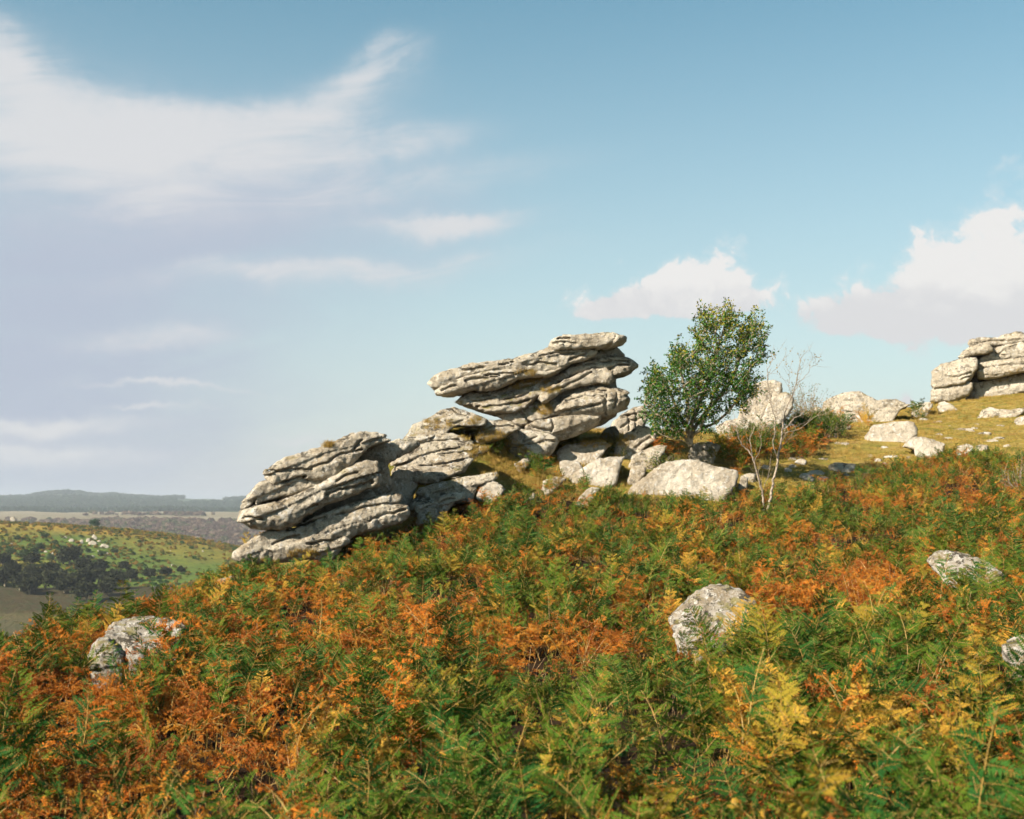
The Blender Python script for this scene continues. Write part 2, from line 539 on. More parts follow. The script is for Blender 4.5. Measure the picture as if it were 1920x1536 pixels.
def make_ground_material():
    m, b, out = material("hill_soil_and_turf")
    geo = b.node('ShaderNodeNewGeometry')
    a = b.node('ShaderNodeAttribute', attribute_name='tint')
    pos = geo.outputs['Position']
    n1 = b.noise(pos, 1.1, 6, 0.65)
    n2 = b.noise(pos, 14, 5, 0.7)
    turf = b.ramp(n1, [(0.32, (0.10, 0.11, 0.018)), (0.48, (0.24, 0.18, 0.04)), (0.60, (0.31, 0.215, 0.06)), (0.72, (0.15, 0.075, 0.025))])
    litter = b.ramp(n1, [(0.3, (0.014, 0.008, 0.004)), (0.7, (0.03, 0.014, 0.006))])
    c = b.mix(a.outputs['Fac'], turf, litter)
    c = b.mix(b.m('MULTIPLY', b.smooth(n2, 0.4, 0.7), 0.5), c, (0.04, 0.03, 0.012))
    bp = b.node('ShaderNodeBump')
    bp.inputs['Strength'].default_value = 1.0
    bp.inputs['Distance'].default_value = 0.08
    b.t.links.new(n2, bp.inputs['Height'])
    principled(b, out, c, 1.0, bp.outputs[0], 0.1)
    return m


def build_ground():
    xs = np.concatenate([np.arange(-70, -26, 1.5), np.arange(-26, 34, 0.22), np.arange(34, 80, 1.5)])
    ys = np.concatenate([np.arange(-40, -3, 1.5), np.arange(-3, 66, 0.22), np.arange(66, 110, 1.5)])
    X, Y = np.meshgrid(xs, ys, indexing='ij')
    Z = ground_z(X, Y)
    nx, ny = X.shape
    I = np.arange(nx * ny).reshape(nx, ny)
    f = np.stack([I[:-1, :-1], I[1:, :-1], I[1:, 1:], I[:-1, 1:]], -1).reshape(-1, 4)
    v = np.stack([X, Y, Z], -1).reshape(-1, 3)
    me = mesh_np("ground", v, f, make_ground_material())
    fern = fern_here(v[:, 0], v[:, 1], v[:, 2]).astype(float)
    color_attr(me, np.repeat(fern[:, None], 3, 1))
    global GROUND_BVH
    GROUND_BVH = BVHTree.FromPolygons(v.tolist(), f.tolist())
    o = link("ground", me)
    o['kind'] = 'structure'
    return o


ground = build_ground()
print("ground", time.time() - T0)

# ------------------------------------------------------------------ far land across the valley
PROF_R = np.array([40, 90, 180, 260, 310, 345, 380, 430, 480, 540, 640, 850, 1150, 1500, 1900, 2300, 2800, 3400, 4000, 4600, 6000, 9000, 14000, 30000], float)


def far_height(az, r):
    px = 960 + FPX * np.tan(np.clip(az, -0.9, 0.9))
    ridge = np.interp(px, [-600, -200, 0, 120, 250, 380, 480, 700, 1200, 2000], [1.5, -3.0, -5.6, -7.0, -9.6, -13.4, -17.2, -26, -30, -30])
    crest = np.interp(px, [-800, -300, 0, 60, 95, 125, 155, 165, 190, 215, 240, 300, 330, 370, 470, 700, 1500, 2500],
                      [20, 22, 24, 28, 37, 40, 38, 32, 29, 31, 26, 23, 27, 24, 25, 26, 26, 26])
    base = np.array([-60, -55, -50, -40, -32, -27, -23, 0, 0, 0, -24, -60, -36, -16, -7.0, -12, -14, -2, 0, 0, -10, -60, -160, -800], float)
    out = np.interp(r, PROF_R, base)
    tr = np.interp(r, [380, 520, 545], [0, 1, 1])
    tr = tr * tr * (3 - 2 * tr)
    near = -23 + (ridge + 23) * tr
    out = np.where((r > 380) & (r <= 545), near, out)
    back = np.interp(r, [545, 850], [0, 1])
    out = np.where((r > 545) & (r < 850), ridge * (1 - back) + (-60) * back, out)
    fr = np.interp(r, [2800, 3400, 4000, 4600, 6000], [0, .55, 1, 1, 0])
    out = np.where((r > 2800) & (r < 6000), out * (1 - fr) + (crest - 2) * fr, out)
    n = fbm2(r * np.sin(az), r * np.cos(az), 0.008, 4)
    n2 = fbm2(r * np.sin(az), r * np.cos(az), 0.05, 3, 2.0)
    out = out + (n - 0.5) * np.interp(r, [300, 600, 2500, 4000], [1.5, 4, 14, 10]) + (n2 - 0.5) * np.interp(r, [40, 300, 600], [0.3, 1.0, 1.5])
    return out + EYE[2]


def far_point(px, r):
    a = math.atan2((px - 960) / FPX, 1.0)
    return np.array([r * math.sin(a), r * math.cos(a), float(far_height(np.array([a]), np.array([r]))[0])])


def far_points(px, r):
    a = np.arctan2((px - 960) / FPX, 1.0)
    return np.stack([r * np.sin(a), r * np.cos(a), far_height(a, r)], 1)


def far_hit(px, py, lo=260, hi=560):
    """where the sight line through a pixel meets the far land"""
    a, e = azel(px, py)
    r = np.linspace(lo, hi, 400)
    h = far_height(np.full(400, a), r) - EYE[2]
    k = np.nonzero(h >= r * math.tan(e))[0]
    rr = r[k[0]] if len(k) else hi
    return far_point(960 + FPX * math.tan(a), rr), rr


def make_hill_material():
    m, b, out = material("moor_and_fields")
    geo = b.node('ShaderNodeNewGeometry')
    a = b.node('ShaderNodeAttribute', attribute_name='tint')
    pos = geo.outputs['Position']
    n1 = b.noise(pos, 0.45, 5, 0.7)
    n2 = b.noise(pos, 0.06, 6, 0.65)
    c = b.mix(b.m('MULTIPLY', b.smooth(n1, 0.42, 0.66), 0.55), a.outputs['Color'], (0.028, 0.045, 0.018))
    c = b.mix(b.m('MULTIPLY', b.smooth(n2, 0.52, 0.7), 0.35), c, (0.10, 0.075, 0.03))
    bp = b.node('ShaderNodeBump')
    bp.inputs['Strength'].default_value = 1.0
    bp.inputs['Distance'].default_value = 0.8
    b.t.links.new(n1, bp.inputs['Height'])
    principled(b, out, c, 1.0, bp.outputs[0], 0.05)
    return m


def build_far():
    az = np.concatenate([np.arange(-180, -60, 4.0), np.arange(-60, -27, 1.0), np.arange(-27, -6, 0.10), np.arange(-6, 30, 0.6), np.arange(30, 181, 4.0)])
    az = np.radians(az)
    r = np.concatenate([np.linspace(40, 300, 30), np.linspace(304, 560, 110), np.geomspace(566, 30000, 110)])
    A, RR = np.meshgrid(az, r, indexing='ij')
    Z = far_height(A, RR)
    v = np.stack([RR * np.sin(A), RR * np.cos(A), Z], -1).reshape(-1, 3)
    nx, ny = A.shape
    I = np.arange(nx * ny).reshape(nx, ny)
    f = np.stack([I[:-1, :-1], I[:-1, 1:], I[1:, 1:], I[1:, :-1]], -1).reshape(-1, 4)[:, ::-1]
    me = mesh_np("hills", v, f, make_hill_material())
    rr, aa = RR.ravel(), A.ravel()
    n = fbm2(v[:, 0], v[:, 1], 0.02, 4, 4.0)
    n3 = fbm2(v[:, 0], v[:, 1], 0.006, 3, 8.0)
    mixw = lambda w, a, c: a[None] * (1 - w[:, None]) + np.array(c)[None] * w[:, None]
    bracken_o, bracken_g = np.array([0.28, 0.18, 0.030]), np.array([0.085, 0.122, 0.022])
    t = np.clip(np.interp(rr, [395, 450, 500], [-.1, .15, .55]) + (n - 0.5) * 2.4, 0, 1)[:, None]
    c = bracken_g * (1 - t) + bracken_o * t
    wood = np.array([0.045, 0.034, 0.018])
    field = np.array([0.065, 0.056, 0.030])
    moor = np.array([0.19, 0.155, 0.10]) + (n3[:, None] - 0.5) * 0.12
    farc = np.array([0.050, 0.070, 0.032]) + np.clip(n3[:, None] - 0.52, 0, 1) * np.array([0.9, 0.75, 0.4])
    s = rr[:, None]
    lim = 388 + (n[:, None] - 0.5) * 40
    c = np.where(s < lim, wood, c)
    c = np.where(s < 345 + (n[:, None] - .5) * 10, field, c)
    c = np.where(s > 560, moor, c)
    c = np.where(s > 2100, np.clip(farc, 0.03, 0.3), c)
    color_attr(me, c)
    o = link("hills", me)
    o['kind'] = 'structure'


build_far()
print("far", time.time() - T0)

# ------------------------------------------------------------------ rocks: implicit solids turned into meshes
CORN = np.array([(i, j, k) for i in (0, 1) for j in (0, 1) for k in (0, 1)])
EDGES = [(a, c) for a in range(8) for c in range(a + 1, 8) if np.abs(CORN[a] - CORN[c]).sum() == 1]


def surface_nets(F, h):
    nx, ny, nz = F.shape
    S = F < 0
    cnt = np.zeros((nx - 1, ny - 1, nz - 1), np.int8)
    for (i, j, k) in CORN:
        cnt += S[i:nx - 1 + i, j:ny - 1 + j, k:nz - 1 + k]
    act = (cnt > 0) & (cnt < 8)
    ci, cj, ck = np.nonzero(act)
    N = len(ci)
    idx = np.full(act.shape, -1, np.int32)
    idx[ci, cj, ck] = np.arange(N)
    cv = np.stack([F[ci + a, cj + b_, ck + c] for (a, b_, c) in CORN], 1)
    acc, num = np.zeros((N, 3), np.float32), np.zeros(N, np.float32)
    for a, c in EDGES:
        va, vc = cv[:, a], cv[:, c]
        x = (va < 0) != (vc < 0)
        t = np.where(x, va / np.where(np.abs(va - vc) < 1e-9, 1, va - vc), 0)
        acc += np.where(x[:, None], CORN[a] + (CORN[c] - CORN[a]) * t[:, None], 0)
        num += x
    v = (np.stack([ci, cj, ck], 1) + acc / num[:, None]) * h
    fs = []
    for ax in range(3):
        o1, o2 = (ax + 1) % 3, (ax + 2) % 3
        sl0 = [slice(1, -1)] * 3
        sl1 = [slice(1, -1)] * 3
        sl0[ax], sl1[ax] = slice(0, -1), slice(1, None)
        s0, s1 = S[tuple(sl0)], S[tuple(sl1)]
        e = np.stack(np.nonzero(s0 != s1), 1)
        if not len(e):
            continue
        flip = s0[tuple(e.T)]
        base = e.copy()
        for o in (o1, o2):
            base[:, o] += 1
        q = []
        for d1, d2 in ((1, 1), (0, 1), (0, 0), (1, 0)):
            c = base.copy()
            c[:, o1] -= d1
            c[:, o2] -= d2
            q.append(idx[tuple(c.T)])
        q = np.stack(q, 1)
        q = np.where(flip[:, None], q, q[:, ::-1])
        fs.append(q)
    return v, np.concatenate(fs)


def poly_sdf(pts, U, Wv):
    """signed distance to a polygon on a grid (negative inside)"""
    d = np.full(U.shape, 1e9)
    ins = np.zeros(U.shape, bool)
    n = len(pts)
    for i in range(n):
        ax, ay = pts[i]
        bx, by = pts[(i + 1) % n]
        ex, ey = bx - ax, by - ay
        wx, wy = U - ax, Wv - ay
        t = np.clip((wx * ex + wy * ey) / max(ex * ex + ey * ey, 1e-12), 0, 1)
        d = np.minimum(d, (wx - ex * t) ** 2 + (wy - ey * t) ** 2)
        c = ((ay <= Wv) != (by <= Wv))
        with np.errstate(divide='ignore', invalid='ignore'):
            c &= U < (bx - ax) * (Wv - ay) / (by - ay if abs(by - ay) > 1e-12 else 1e-12) + ax
        ins ^= c
    return np.where(ins, -np.sqrt(d), np.sqrt(d))


def line_dist(pts, U, Wv):
    d = np.full(U.shape, 1e9)
    for (ax, ay), (bx, by) in zip(pts[:-1], pts[1:]):
        ex, ey = bx - ax, by - ay
        wx, wy = U - ax, Wv - ay
        t = np.clip((wx * ex + wy * ey) / max(ex * ex + ey * ey, 1e-12), 0, 1)
        d = np.minimum(d, np.hypot(wx - ex * t, wy - ey * t))
    return d


REG = {1: (420, 580, 400 / 1138), 2: (720, 600, 520 / 1920), 3: (1160, 540, 400 / 1463), 4: (1500, 600, 420 / 1920),
       5: (960, 760, 600 / 1920), 6: (0, 880, 520 / 1902), 7: (1200, 960, 720 / 1920)}
ROCKS = []            # all rock objects, for finding where grass and moss sit
ROCK_TRIS = 0


def rock(name, reg, pts, d, depth, lean=0.25, yaw=0.0, bed=18, bed_t=0.16, groove=0.05, rnd=None, rough=0.05, cracks=(), mat=None,
         parent=None, voxel=None, sink=0.0, cw=1.0, under=None, ncut=7):
    """a weathered granite block: outline in the plane facing the camera at distance d, carried depth metres back"""
    global ROCK_TRIS
    ox, oy, sc = REG[reg]
    px = np.array([(ox + x * sc, oy + y * sc) for x, y in pts], float)
    c = px.mean(0)
    a = math.atan2((c[0] - 960) / FPX, 1.0)
    ea, da = np.array([math.cos(a), -math.sin(a)]), np.array([math.sin(a), math.cos(a)])

    def to2(q):
        w = P(q[0], q[1], d)
        return w[:2] @ ea, w[2]
    loc2 = np.array([to2(q) for q in px])
    if sink:
        low = loc2[:, 1] < np.quantile(loc2[:, 1], 0.35)
        loc2[low, 1] -= sink
    org = np.array([loc2[:, 0].mean(), loc2[:, 1].mean()])
    loc2 -= org
    depth = min(depth, 0.45 + 0.55 * depth)
    bed_t *= 2.5 if parent is not None else 1.7
    D = depth / 2
    h = voxel or max(0.016, d * 0.00100)
    size = np.ptp(loc2, axis=0)
    thick = -poly_sdf(loc2, *np.meshgrid(np.linspace(loc2[:, 0].min(), loc2[:, 0].max(), 40), np.linspace(loc2[:, 1].min(), loc2[:, 1].max(), 40))).min()
    Rr = rnd if rnd is not None else min(0.20 * thick, 0.5 * D, 0.07)
    pad = 0.12 + 3 * h
    lo = np.array([loc2[:, 0].min() - pad, -pad - 0.25, loc2[:, 1].min() - pad])
    hi = np.array([loc2[:, 0].max() + pad, depth + pad + abs(lean) * size[1] + abs(yaw) * size[0], loc2[:, 1].max() + pad])
    n = np.ceil((hi - lo) / h).astype(int) + 1
    us, vs, ws = (lo[i] + np.arange(n[i]) * h for i in range(3))
    U2, W2 = np.meshgrid(us, ws, indexing='ij')
    s2 = poly_sdf(loc2, U2, W2).astype(np.float32)
    off = np.clip(lean * (W2 + size[1] * 0.3), -0.1, None) + yaw * U2
    off -= off.min() if yaw else 0
    if under is None:
        under = 0.3 if parent is not None else 0.0
    if under:                                # the lower edge of each bed is cut back beneath
        ins = s2 < 0
        any_ = ins.any(1)
        wb = np.where(any_, np.where(ins, W2, 1e9).min(1), 0)
        wt = np.where(any_, np.where(ins, W2, -1e9).max(1), 1)
        ker = np.ones(15) / 15
        wb, wt = (np.convolve(np.pad(q, 7, mode='edge'), ker, 'valid') for q in (wb, wt))
        th = np.maximum(wt - wb, 0.05)[:, None]
        tt = (W2 - wb[:, None]) / th
        off = off + under * np.clip(0.36 - tt, 0, 0.5) * np.minimum(th, 0.7) * 1.6
    seed = rng.random(3) * 50
    V = vs[None, :, None].astype(np.float32)
    s2b = s2[:, None, :] + 0.06 * np.maximum(V - 0.3, 0)
    sv = np.abs(V - D - off[:, None, :].astype(np.float32)) - D
    A_, B_ = s2b + Rr, sv + Rr
    F = np.minimum(np.maximum(A_, B_), 0) + np.sqrt(np.maximum(A_, 0) ** 2 + np.maximum(B_, 0) ** 2) - Rr
    F = F.astype(np.float32)
    F -= 0.012 + 0.3 * groove + (0.014 if parent is not None else 0)
    # broken faces: flat cuts that trim the outside here and there
    rr_ = np.random.default_rng(int(seed[0] * 1000))
    for _ in range(ncut if parent is None else 3):
        nv = rr_.normal(0, 1, 3) * [1.0, 0.8, 1.0]
        nv[1] = -abs(nv[1]) * 0.9
        nv /= np.linalg.norm(nv)
        sup = max(nv[0] * q2[0] + nv[2] * q2[1] for q2 in loc2) + abs(nv[1]) * 0.0
        cut = sup - rr_.uniform(0.005, 0.03 + 0.09 * min(1.0, 2 * thick))
        pl = (us[:, None, None] * nv[0] + V * nv[1] + ws[None, None, :] * nv[2] - cut).astype(np.float32)
        F = np.maximum(F, pl)
    band = np.nonzero((np.abs(F) < 0.10 + h) & (V < 0.75 * depth + off.max()))
    u, v, w = (q.astype(np.float32) for q in (us[band[0]], vs[band[1]], ws[band[2]]))
    p = np.stack([u, v, w], 1).astype(np.float32) + seed.astype(np.float32)
    g = np.zeros(len(u), np.float32)
    g += (fbm(p * 1.6, 2) - 0.5) * rough * 1.3
    g += (np.abs(fbm(p * 5.0, 3) - 0.5) - 0.1) * rough * 1.9
    g += (fbm(p * 15.0, 2) - 0.5) * rough * 0.9
    cb, sb = math.cos(R(bed)), math.sin(R(bed))
    q = w * cb - u * sb - 0.12 * v
    along = u * cb + w * sb
    pw = np.stack([along * 0.55 + seed[0], v * 0.8 + seed[1], q * 1.6 + seed[2]], 1).astype(np.float32)
    qq = q / bed_t + (fbm(pw, 3) - 0.5) * 0.9
    lay = np.floor(qq)
    fr = qq - lay
    li = lay.astype(np.int32)
    lr = NT[(li * 7 + int(seed[0])) & 63, 11, 5]
    # each bed breaks into blocks along its length; blocks stand proud or back by different amounts
    Lc = bed_t * 3.2
    aa = along / Lc + lr * 7 + (fbm(pw * 2.0, 2) - 0.5) * 0.9 + 0.25 * v
    ac = np.floor(aa)
    ai = ac.astype(np.int32)
    fa = aa - ac
    hsh = NT[(li * 13 + 5) & 63, (ai * 7 + int(seed[1])) & 63, int(seed[2]) & 63]
    hs2 = NT[(li * 5 + 9) & 63, (ai * 11 + int(seed[2])) & 63, int(seed[0]) & 63]
    g += (lr - 0.5) * groove * 0.7 + (hsh - 0.5) * groove * 0.9
    g += (fa - 0.5) * (hs2 - 0.5) * groove * 1.1 + (fr - 0.35) * groove * 0.45
    dist = np.minimum(fr, 1 - fr) * bed_t
    pm = np.stack([along * 0.8 + seed[1], v * 1.0, lay * 3.3 + seed[2]], 1).astype(np.float32)
    mask = np.clip((vnoise(pm) - 0.46) * 6, 0, 1)
    g += groove * mask * np.exp(-(dist / (0.40 * h + 0.003)) ** 2) * 0.85
    dj = np.minimum(fa, 1 - fa) * Lc
    g += groove * np.clip((hs2 - 0.55) * 5, 0, 1) * np.exp(-(dj / (0.45 * h + 0.004)) ** 2) * 0.9
    F[band] += np.minimum(g, 0.055)
    # cracks and ledges read off the photo
    for cr in cracks:
        dep = 0.11
        if isinstance(cr, tuple) and isinstance(cr[0], (int, float)):
            dep, cr = cr
        l2 = np.array([to2((ox + x * sc, oy + y * sc)) for x, y in cr]) - org
        dd = line_dist(l2, U2 + (fbm2(U2, W2, 5.0, 2, seed[0]) - .5) * 0.05, W2 + (fbm2(U2, W2, 7.0, 2, seed[1]) - .5) * 0.07)
        wd = (0.55 * h + 0.003) * cw
        prof = (dep * np.exp(-(dd / wd) ** 2)).astype(np.float32)
        F += prof[:, None, :] * np.exp(-np.maximum(V - off[:, None, :].astype(np.float32), 0) / 0.35)
    F[[0, -1]] = 1
    F[:, [0, -1]] = 1
    F[:, :, [0, -1]] = 1
    vv, ff = surface_nets(F, h)
    vv = vv + lo
    ROCK_TRIS += len(ff) * 2
    b2 = org[0] * ea
    base_d = P(c[0], c[1], d)[:2] @ da
    o3 = np.array([b2[0] + da[0] * base_d, b2[1] + da[1] * base_d, org[1]])
    wv = np.stack([vv[:, 0] * ea[0] + vv[:, 1] * da[0], vv[:, 0] * ea[1] + vv[:, 1] * da[1], vv[:, 2]], 1)
    zb = wv[:, 2].min()
    wv[:, 2] -= zb
    o3[2] += zb
    me = mesh_np(name, wv, ff, mat or MAT_ROCK)
    ob = link(name, me, parent)
    if parent is not None:
        ob.location = Vector(o3) - parent.location
    else:
        ob.location = o3
    ROCKS.append((ob, wv + o3, ff))
    return ob


def ground_dist(px, py):
    l = GROUND_BVH.ray_cast(Vector(EYE), Vector(P(px, py, 10.0) - EYE).normalized(), 90)[0]
    return l.y if l else None


def pile(name, px, py, d, label, group=None, cat='rock outcrop'):
    q = P(px, py, d)
    return tag(empty(name, q), label, cat, group)


# ---- near left pile
p1 = pile('granite_outcrop', 600, 1050, 21, "stacked tilted granite slabs jutting out over the valley, leftmost pile of rocks", 'granite outcrops')
rock('slab', 1, [(218, 900), (222, 868), (262, 848), (335, 798), (430, 768), (540, 742), (620, 705), (680, 672), (740, 658), (800, 660), (865, 665), (905, 685), (890, 702),
                 (835, 712), (770, 740), (715, 790), (650, 842), (590, 880), (500, 900), (400, 893), (330, 922), (255, 935)], 20.9, 1.7, 0.35, 0.05, 19, 0.15, 0.06,
     cracks=[[(235, 862), (330, 858), (420, 850), (470, 852)], [(300, 930), (360, 905), (440, 890)], [(430, 855), (540, 820), (620, 770), (740, 740)], [(690, 745), (720, 710), (745, 690)]],
     parent=p1)['label'] = "uppermost slab, brown lichen on its back"
rock('slab', 1, [(88, 1068), (92, 1048), (130, 1010), (170, 952), (190, 930), (225, 918), (260, 930), (330, 925), (400, 896), (500, 903), (590, 882), (606, 892), (545, 920), (450, 962), (350, 1008), (250, 1050),
                 (170, 1064), (120, 1080), (100, 1085)], 20.7, 1.6, 0.25, 0.10, 20, 0.17, 0.05, cracks=[[(150, 1060), (160, 1020), (165, 1010)], [(120, 1070), (165, 1055)]], parent=p1)
rock('slab', 1, [(98, 1094), (180, 1073), (260, 1062), (350, 1022), (460, 972), (560, 922), (620, 888), (700, 842), (770, 812), (815, 822), (830, 860), (850, 905), (838, 930), (760, 955),
                 (640, 1000), (540, 1030), (460, 1080), (380, 1120), (300, 1152), (220, 1163), (140, 1156), (100, 1130), (92, 1110)], 20.6, 1.8, 0.18, 0.08, 20, 0.15, 0.06,
     cracks=[[(100, 1115), (150, 1105), (215, 1118)], [(540, 985), (620, 960), (700, 945), (800, 920)], [(600, 915), (660, 880), (720, 870)], [(440, 1075), (480, 1050), (500, 1040)]], parent=p1)
rock('slab', 1, [(690, 770), (750, 735), (850, 705), (930, 698), (1000, 702), (1036, 716), (1000, 740), (930, 772), (880, 800), (845, 840), (800, 815), (740, 800)],
     21.9, 1.3, 0.2, 0.0, 18, 0.14, 0.05, parent=p1)
rock('slab', 1, [(42, 1310), (60, 1290), (110, 1250), (170, 1208), (230, 1184), (330, 1172), (420, 1140), (520, 1092), (640, 1052), (760, 1014), (870, 985), (930, 970), (970, 985), (968, 1010),
                 (950, 1040), (990, 1050), (992, 1090), (960, 1130), (880, 1160), (780, 1180), (700, 1200), (640, 1240), (560, 1290), (500, 1330), (420, 1332), (300, 1335), (200, 1345), (120, 1345), (60, 1335)],
     20.75, 1.9, 0.16, 0.06, 17, 0.13, 0.055,
     cracks=[[(600, 1100), (700, 1070), (820, 1040), (955, 1030)], [(440, 1250), (560, 1235), (640, 1225)], [(780, 1130), (870, 1090), (980, 1075)], [(260, 1250), (330, 1225), (400, 1205)], [(330, 1180), (430, 1150), (540, 1110)]], parent=p1)
rock('slab', 1, [(430, 1275), (560, 1245), (645, 1215), (665, 1240), (610, 1300), (565, 1360), (500, 1350), (440, 1320)], 20.9, 1.0, 0.1, 0, 15, 0.1, 0.05, parent=p1)
rock('slab', 1, [(330, 1000), (360, 900), (600, 800), (730, 770), (770, 820), (780, 960), (840, 1050), (700, 1110), (500, 1140), (300, 1165)], 21.75, 1.2, 0.0, 0, 18, 0.14, 0.05, parent=p1, voxel=0.04)
rock('slab', 1, [(730, 790), (860, 800), (890, 960), (820, 1010), (730, 970)], 22.2, 0.9, 0.0, 0.2, 18, 0.14, 0.04, parent=p1, voxel=0.04)
tag(rock('boulder', 1, [(850, 985), (870, 925), (900, 872), (930, 850), (1000, 845), (1058, 860), (1045, 930), (1015, 1010), (985, 1090), (930, 1090), (870, 1060)], 22.7, 1.0, 0.1, 0.95, 25, 0.3, 0.02, rough=0.04),
    "shadowed blue-grey boulder wedged behind the right end of the leftmost slab pile", 'boulder')

# ---- shelves between the two piles
tag(rock('granite_shelf', 2, [(45, 985), (60, 950), (110, 880), (140, 822), (200, 802), (290, 792), (400, 772), (480, 770), (560, 790), (640, 840), (722, 870), (715, 900), (640, 950), (540, 1000),
                             (450, 1040), (350, 1062), (230, 1067), (120, 1052), (50, 1020)], 23.6, 1.7, 0.9, 0.0, 14, 0.16, 0.07,
         cracks=[[(50, 1022), (170, 985), (240, 940), (400, 900), (525, 880)], [(200, 842), (330, 832), (525, 812)], [(250, 1010), (400, 1000), (560, 960)], [(380, 930), (480, 915), (600, 905), (660, 880)]], sink=0.15),
    "broad layered granite shelf with long cracks right of the leftmost slab pile", 'rock')
tag(rock('granite_shelf', 2, [(115, 800), (130, 770), (190, 710), (300, 660), (400, 600), (490, 572), (560, 600), (640, 640), (730, 680), (700, 715), (620, 725), (540, 715), (470, 735), (400, 755),
                             (300, 775), (200, 798), (140, 806)], 25.4, 1.7, 0.9, 0.0, 20, 0.2, 0.05,
         cracks=[[(440, 720), (520, 700), (560, 690)], [(480, 600), (520, 640), (600, 670)]], sink=0.2),
    "mossy sloping granite shelf under the left overhang of the big slab stack", 'rock')
tag(rock('granite_shelf', 2, [(180, 1245), (240, 1160), (330, 1140), (430, 1120), (540, 1090), (650, 1080), (720, 1060), (790, 1050), (770, 1090), (710, 1115), (640, 1150), (600, 1180), (500, 1190),
                             (390, 1215), (330, 1255), (200, 1268)], 23.2, 1.6, 0.6, 0, 12, 0.12, 0.05, cracks=[[(330, 1200), (380, 1190), (480, 1165)], [(200, 1230), (270, 1220), (300, 1250)]], sink=0.2),
    "low ledge of pale granite running below the layered shelf", 'rock')
tag(rock('granite_shelf', 2, [(225, 1290), (300, 1262), (400, 1228), (500, 1202), (562, 1215), (500, 1262), (420, 1302), (330, 1350), (250, 1340)], 22.6, 1.0, 0.5, 0, 15, 0.1, 0.06,
         cracks=[[(250, 1320), (350, 1280), (480, 1235)]], sink=0.2), "small cracked ledge at the bracken edge beside the leftmost slab pile", 'rock')
tag(rock('boulder', 2, [(630, 1178), (690, 1112), (740, 1090), (800, 1130), (838, 1162), (760, 1195), (680, 1195)], 23.3, 0.8, 0.6, 0, 10, 0.2, 0.02, sink=0.2, mat=MAT_ROCK_PALE),
    "smooth pale triangular boulder at the bracken edge below the big slab stack", 'boulder')

tag(rock('granite_shelf', 2, [(630, 775), (700, 712), (800, 692), (880, 700), (938, 748), (880, 768), (760, 785), (680, 800)], 25.9, 1.2, 0.6, 0, 12, 0.14, 0.05,
         cracks=[[(660, 760), (780, 735), (900, 730)]], sink=0.15), "low cracked rock under the middle of the big slab stack", 'rock')

# ---- the big slab stack
p2 = pile('granite_outcrop', 1080, 850, 27, "tall stack of overhanging granite slabs with a flat capstone left of the green tree", 'granite outcrops')
DS = 26.6
rock('slab', 2, [(303, 430), (312, 412), (380, 365), (460, 340), (560, 315), (700, 295), (830, 278), (900, 270), (980, 245), (1080, 215), (1160, 188), (1300, 185), (1380, 178), (1450, 172), (1488, 190),
                 (1470, 222), (1400, 254), (1300, 284), (1200, 332), (1100, 350), (1000, 338), (850, 342), (700, 357), (600, 382), (520, 406), (440, 442), (385, 460), (330, 455)], DS, 2.0, 0.3, 0.04, 15, 0.13, 0.05,
     cracks=[[(540, 335), (620, 330), (700, 322)], [(800, 300), (900, 285)], [(1080, 240), (1200, 215), (1320, 220)], [(960, 300), (1080, 285), (1200, 290)], [(1290, 265), (1400, 225), (1410, 205)]], parent=p2)
rock('slab', 2, [(372, 488), (400, 465), (470, 434), (560, 402), (700, 368), (850, 350), (1000, 346), (1120, 354), (1240, 322), (1290, 300), (1250, 335), (1180, 365), (1100, 380), (1000, 385), (920, 400), (860, 432),
                 (780, 462), (700, 475), (610, 470), (540, 488), (450, 500), (400, 500)], DS + 0.05, 1.9, 0.1, 0.05, 15, 0.12, 0.05,
     cracks=[[(560, 415), (640, 405), (800, 385)], [(700, 380), (780, 370), (900, 362)], [(400, 480), (430, 465), (500, 455)]], parent=p2)
rock('capstone', 2, [(1155, 170), (1165, 150), (1210, 125), (1240, 108), (1330, 108), (1450, 98), (1520, 85), (1580, 88), (1640, 108), (1668, 122), (1650, 140), (1560, 165), (1490, 180), (1420, 178), (1330, 180),
                     (1250, 183), (1180, 188)], DS + 0.2, 1.3, 0.2, 0.0, 2, 0.13, 0.04, cracks=[[(1165, 155), (1250, 150), (1330, 160)], [(1200, 130), (1290, 125)]], parent=p2)['label'] = "flat pointed capstone on top of the stack"
rock('slab', 2, [(1440, 225), (1480, 200), (1530, 182), (1600, 190), (1650, 225), (1662, 245), (1600, 250), (1500, 262), (1440, 268), (1400, 262)], DS + 0.7, 1.2, 0.2, 0.1, 8, 0.12, 0.04, parent=p2)
rock('slab', 2, [(1180, 400), (1250, 350), (1320, 312), (1400, 280), (1480, 258), (1600, 250), (1700, 262), (1755, 300), (1740, 325), (1680, 355), (1610, 370), (1560, 332), (1480, 318), (1400, 332), (1300, 372), (1220, 410)],
     DS + 0.35, 1.8, 0.3, 0.1, 17, 0.12, 0.05, cracks=[[(1380, 300), (1480, 285), (1600, 275), (1700, 280)], [(1560, 330), (1620, 310), (1700, 300)]], parent=p2)['label'] = "slab with a dark beak-like overhang at its right end"
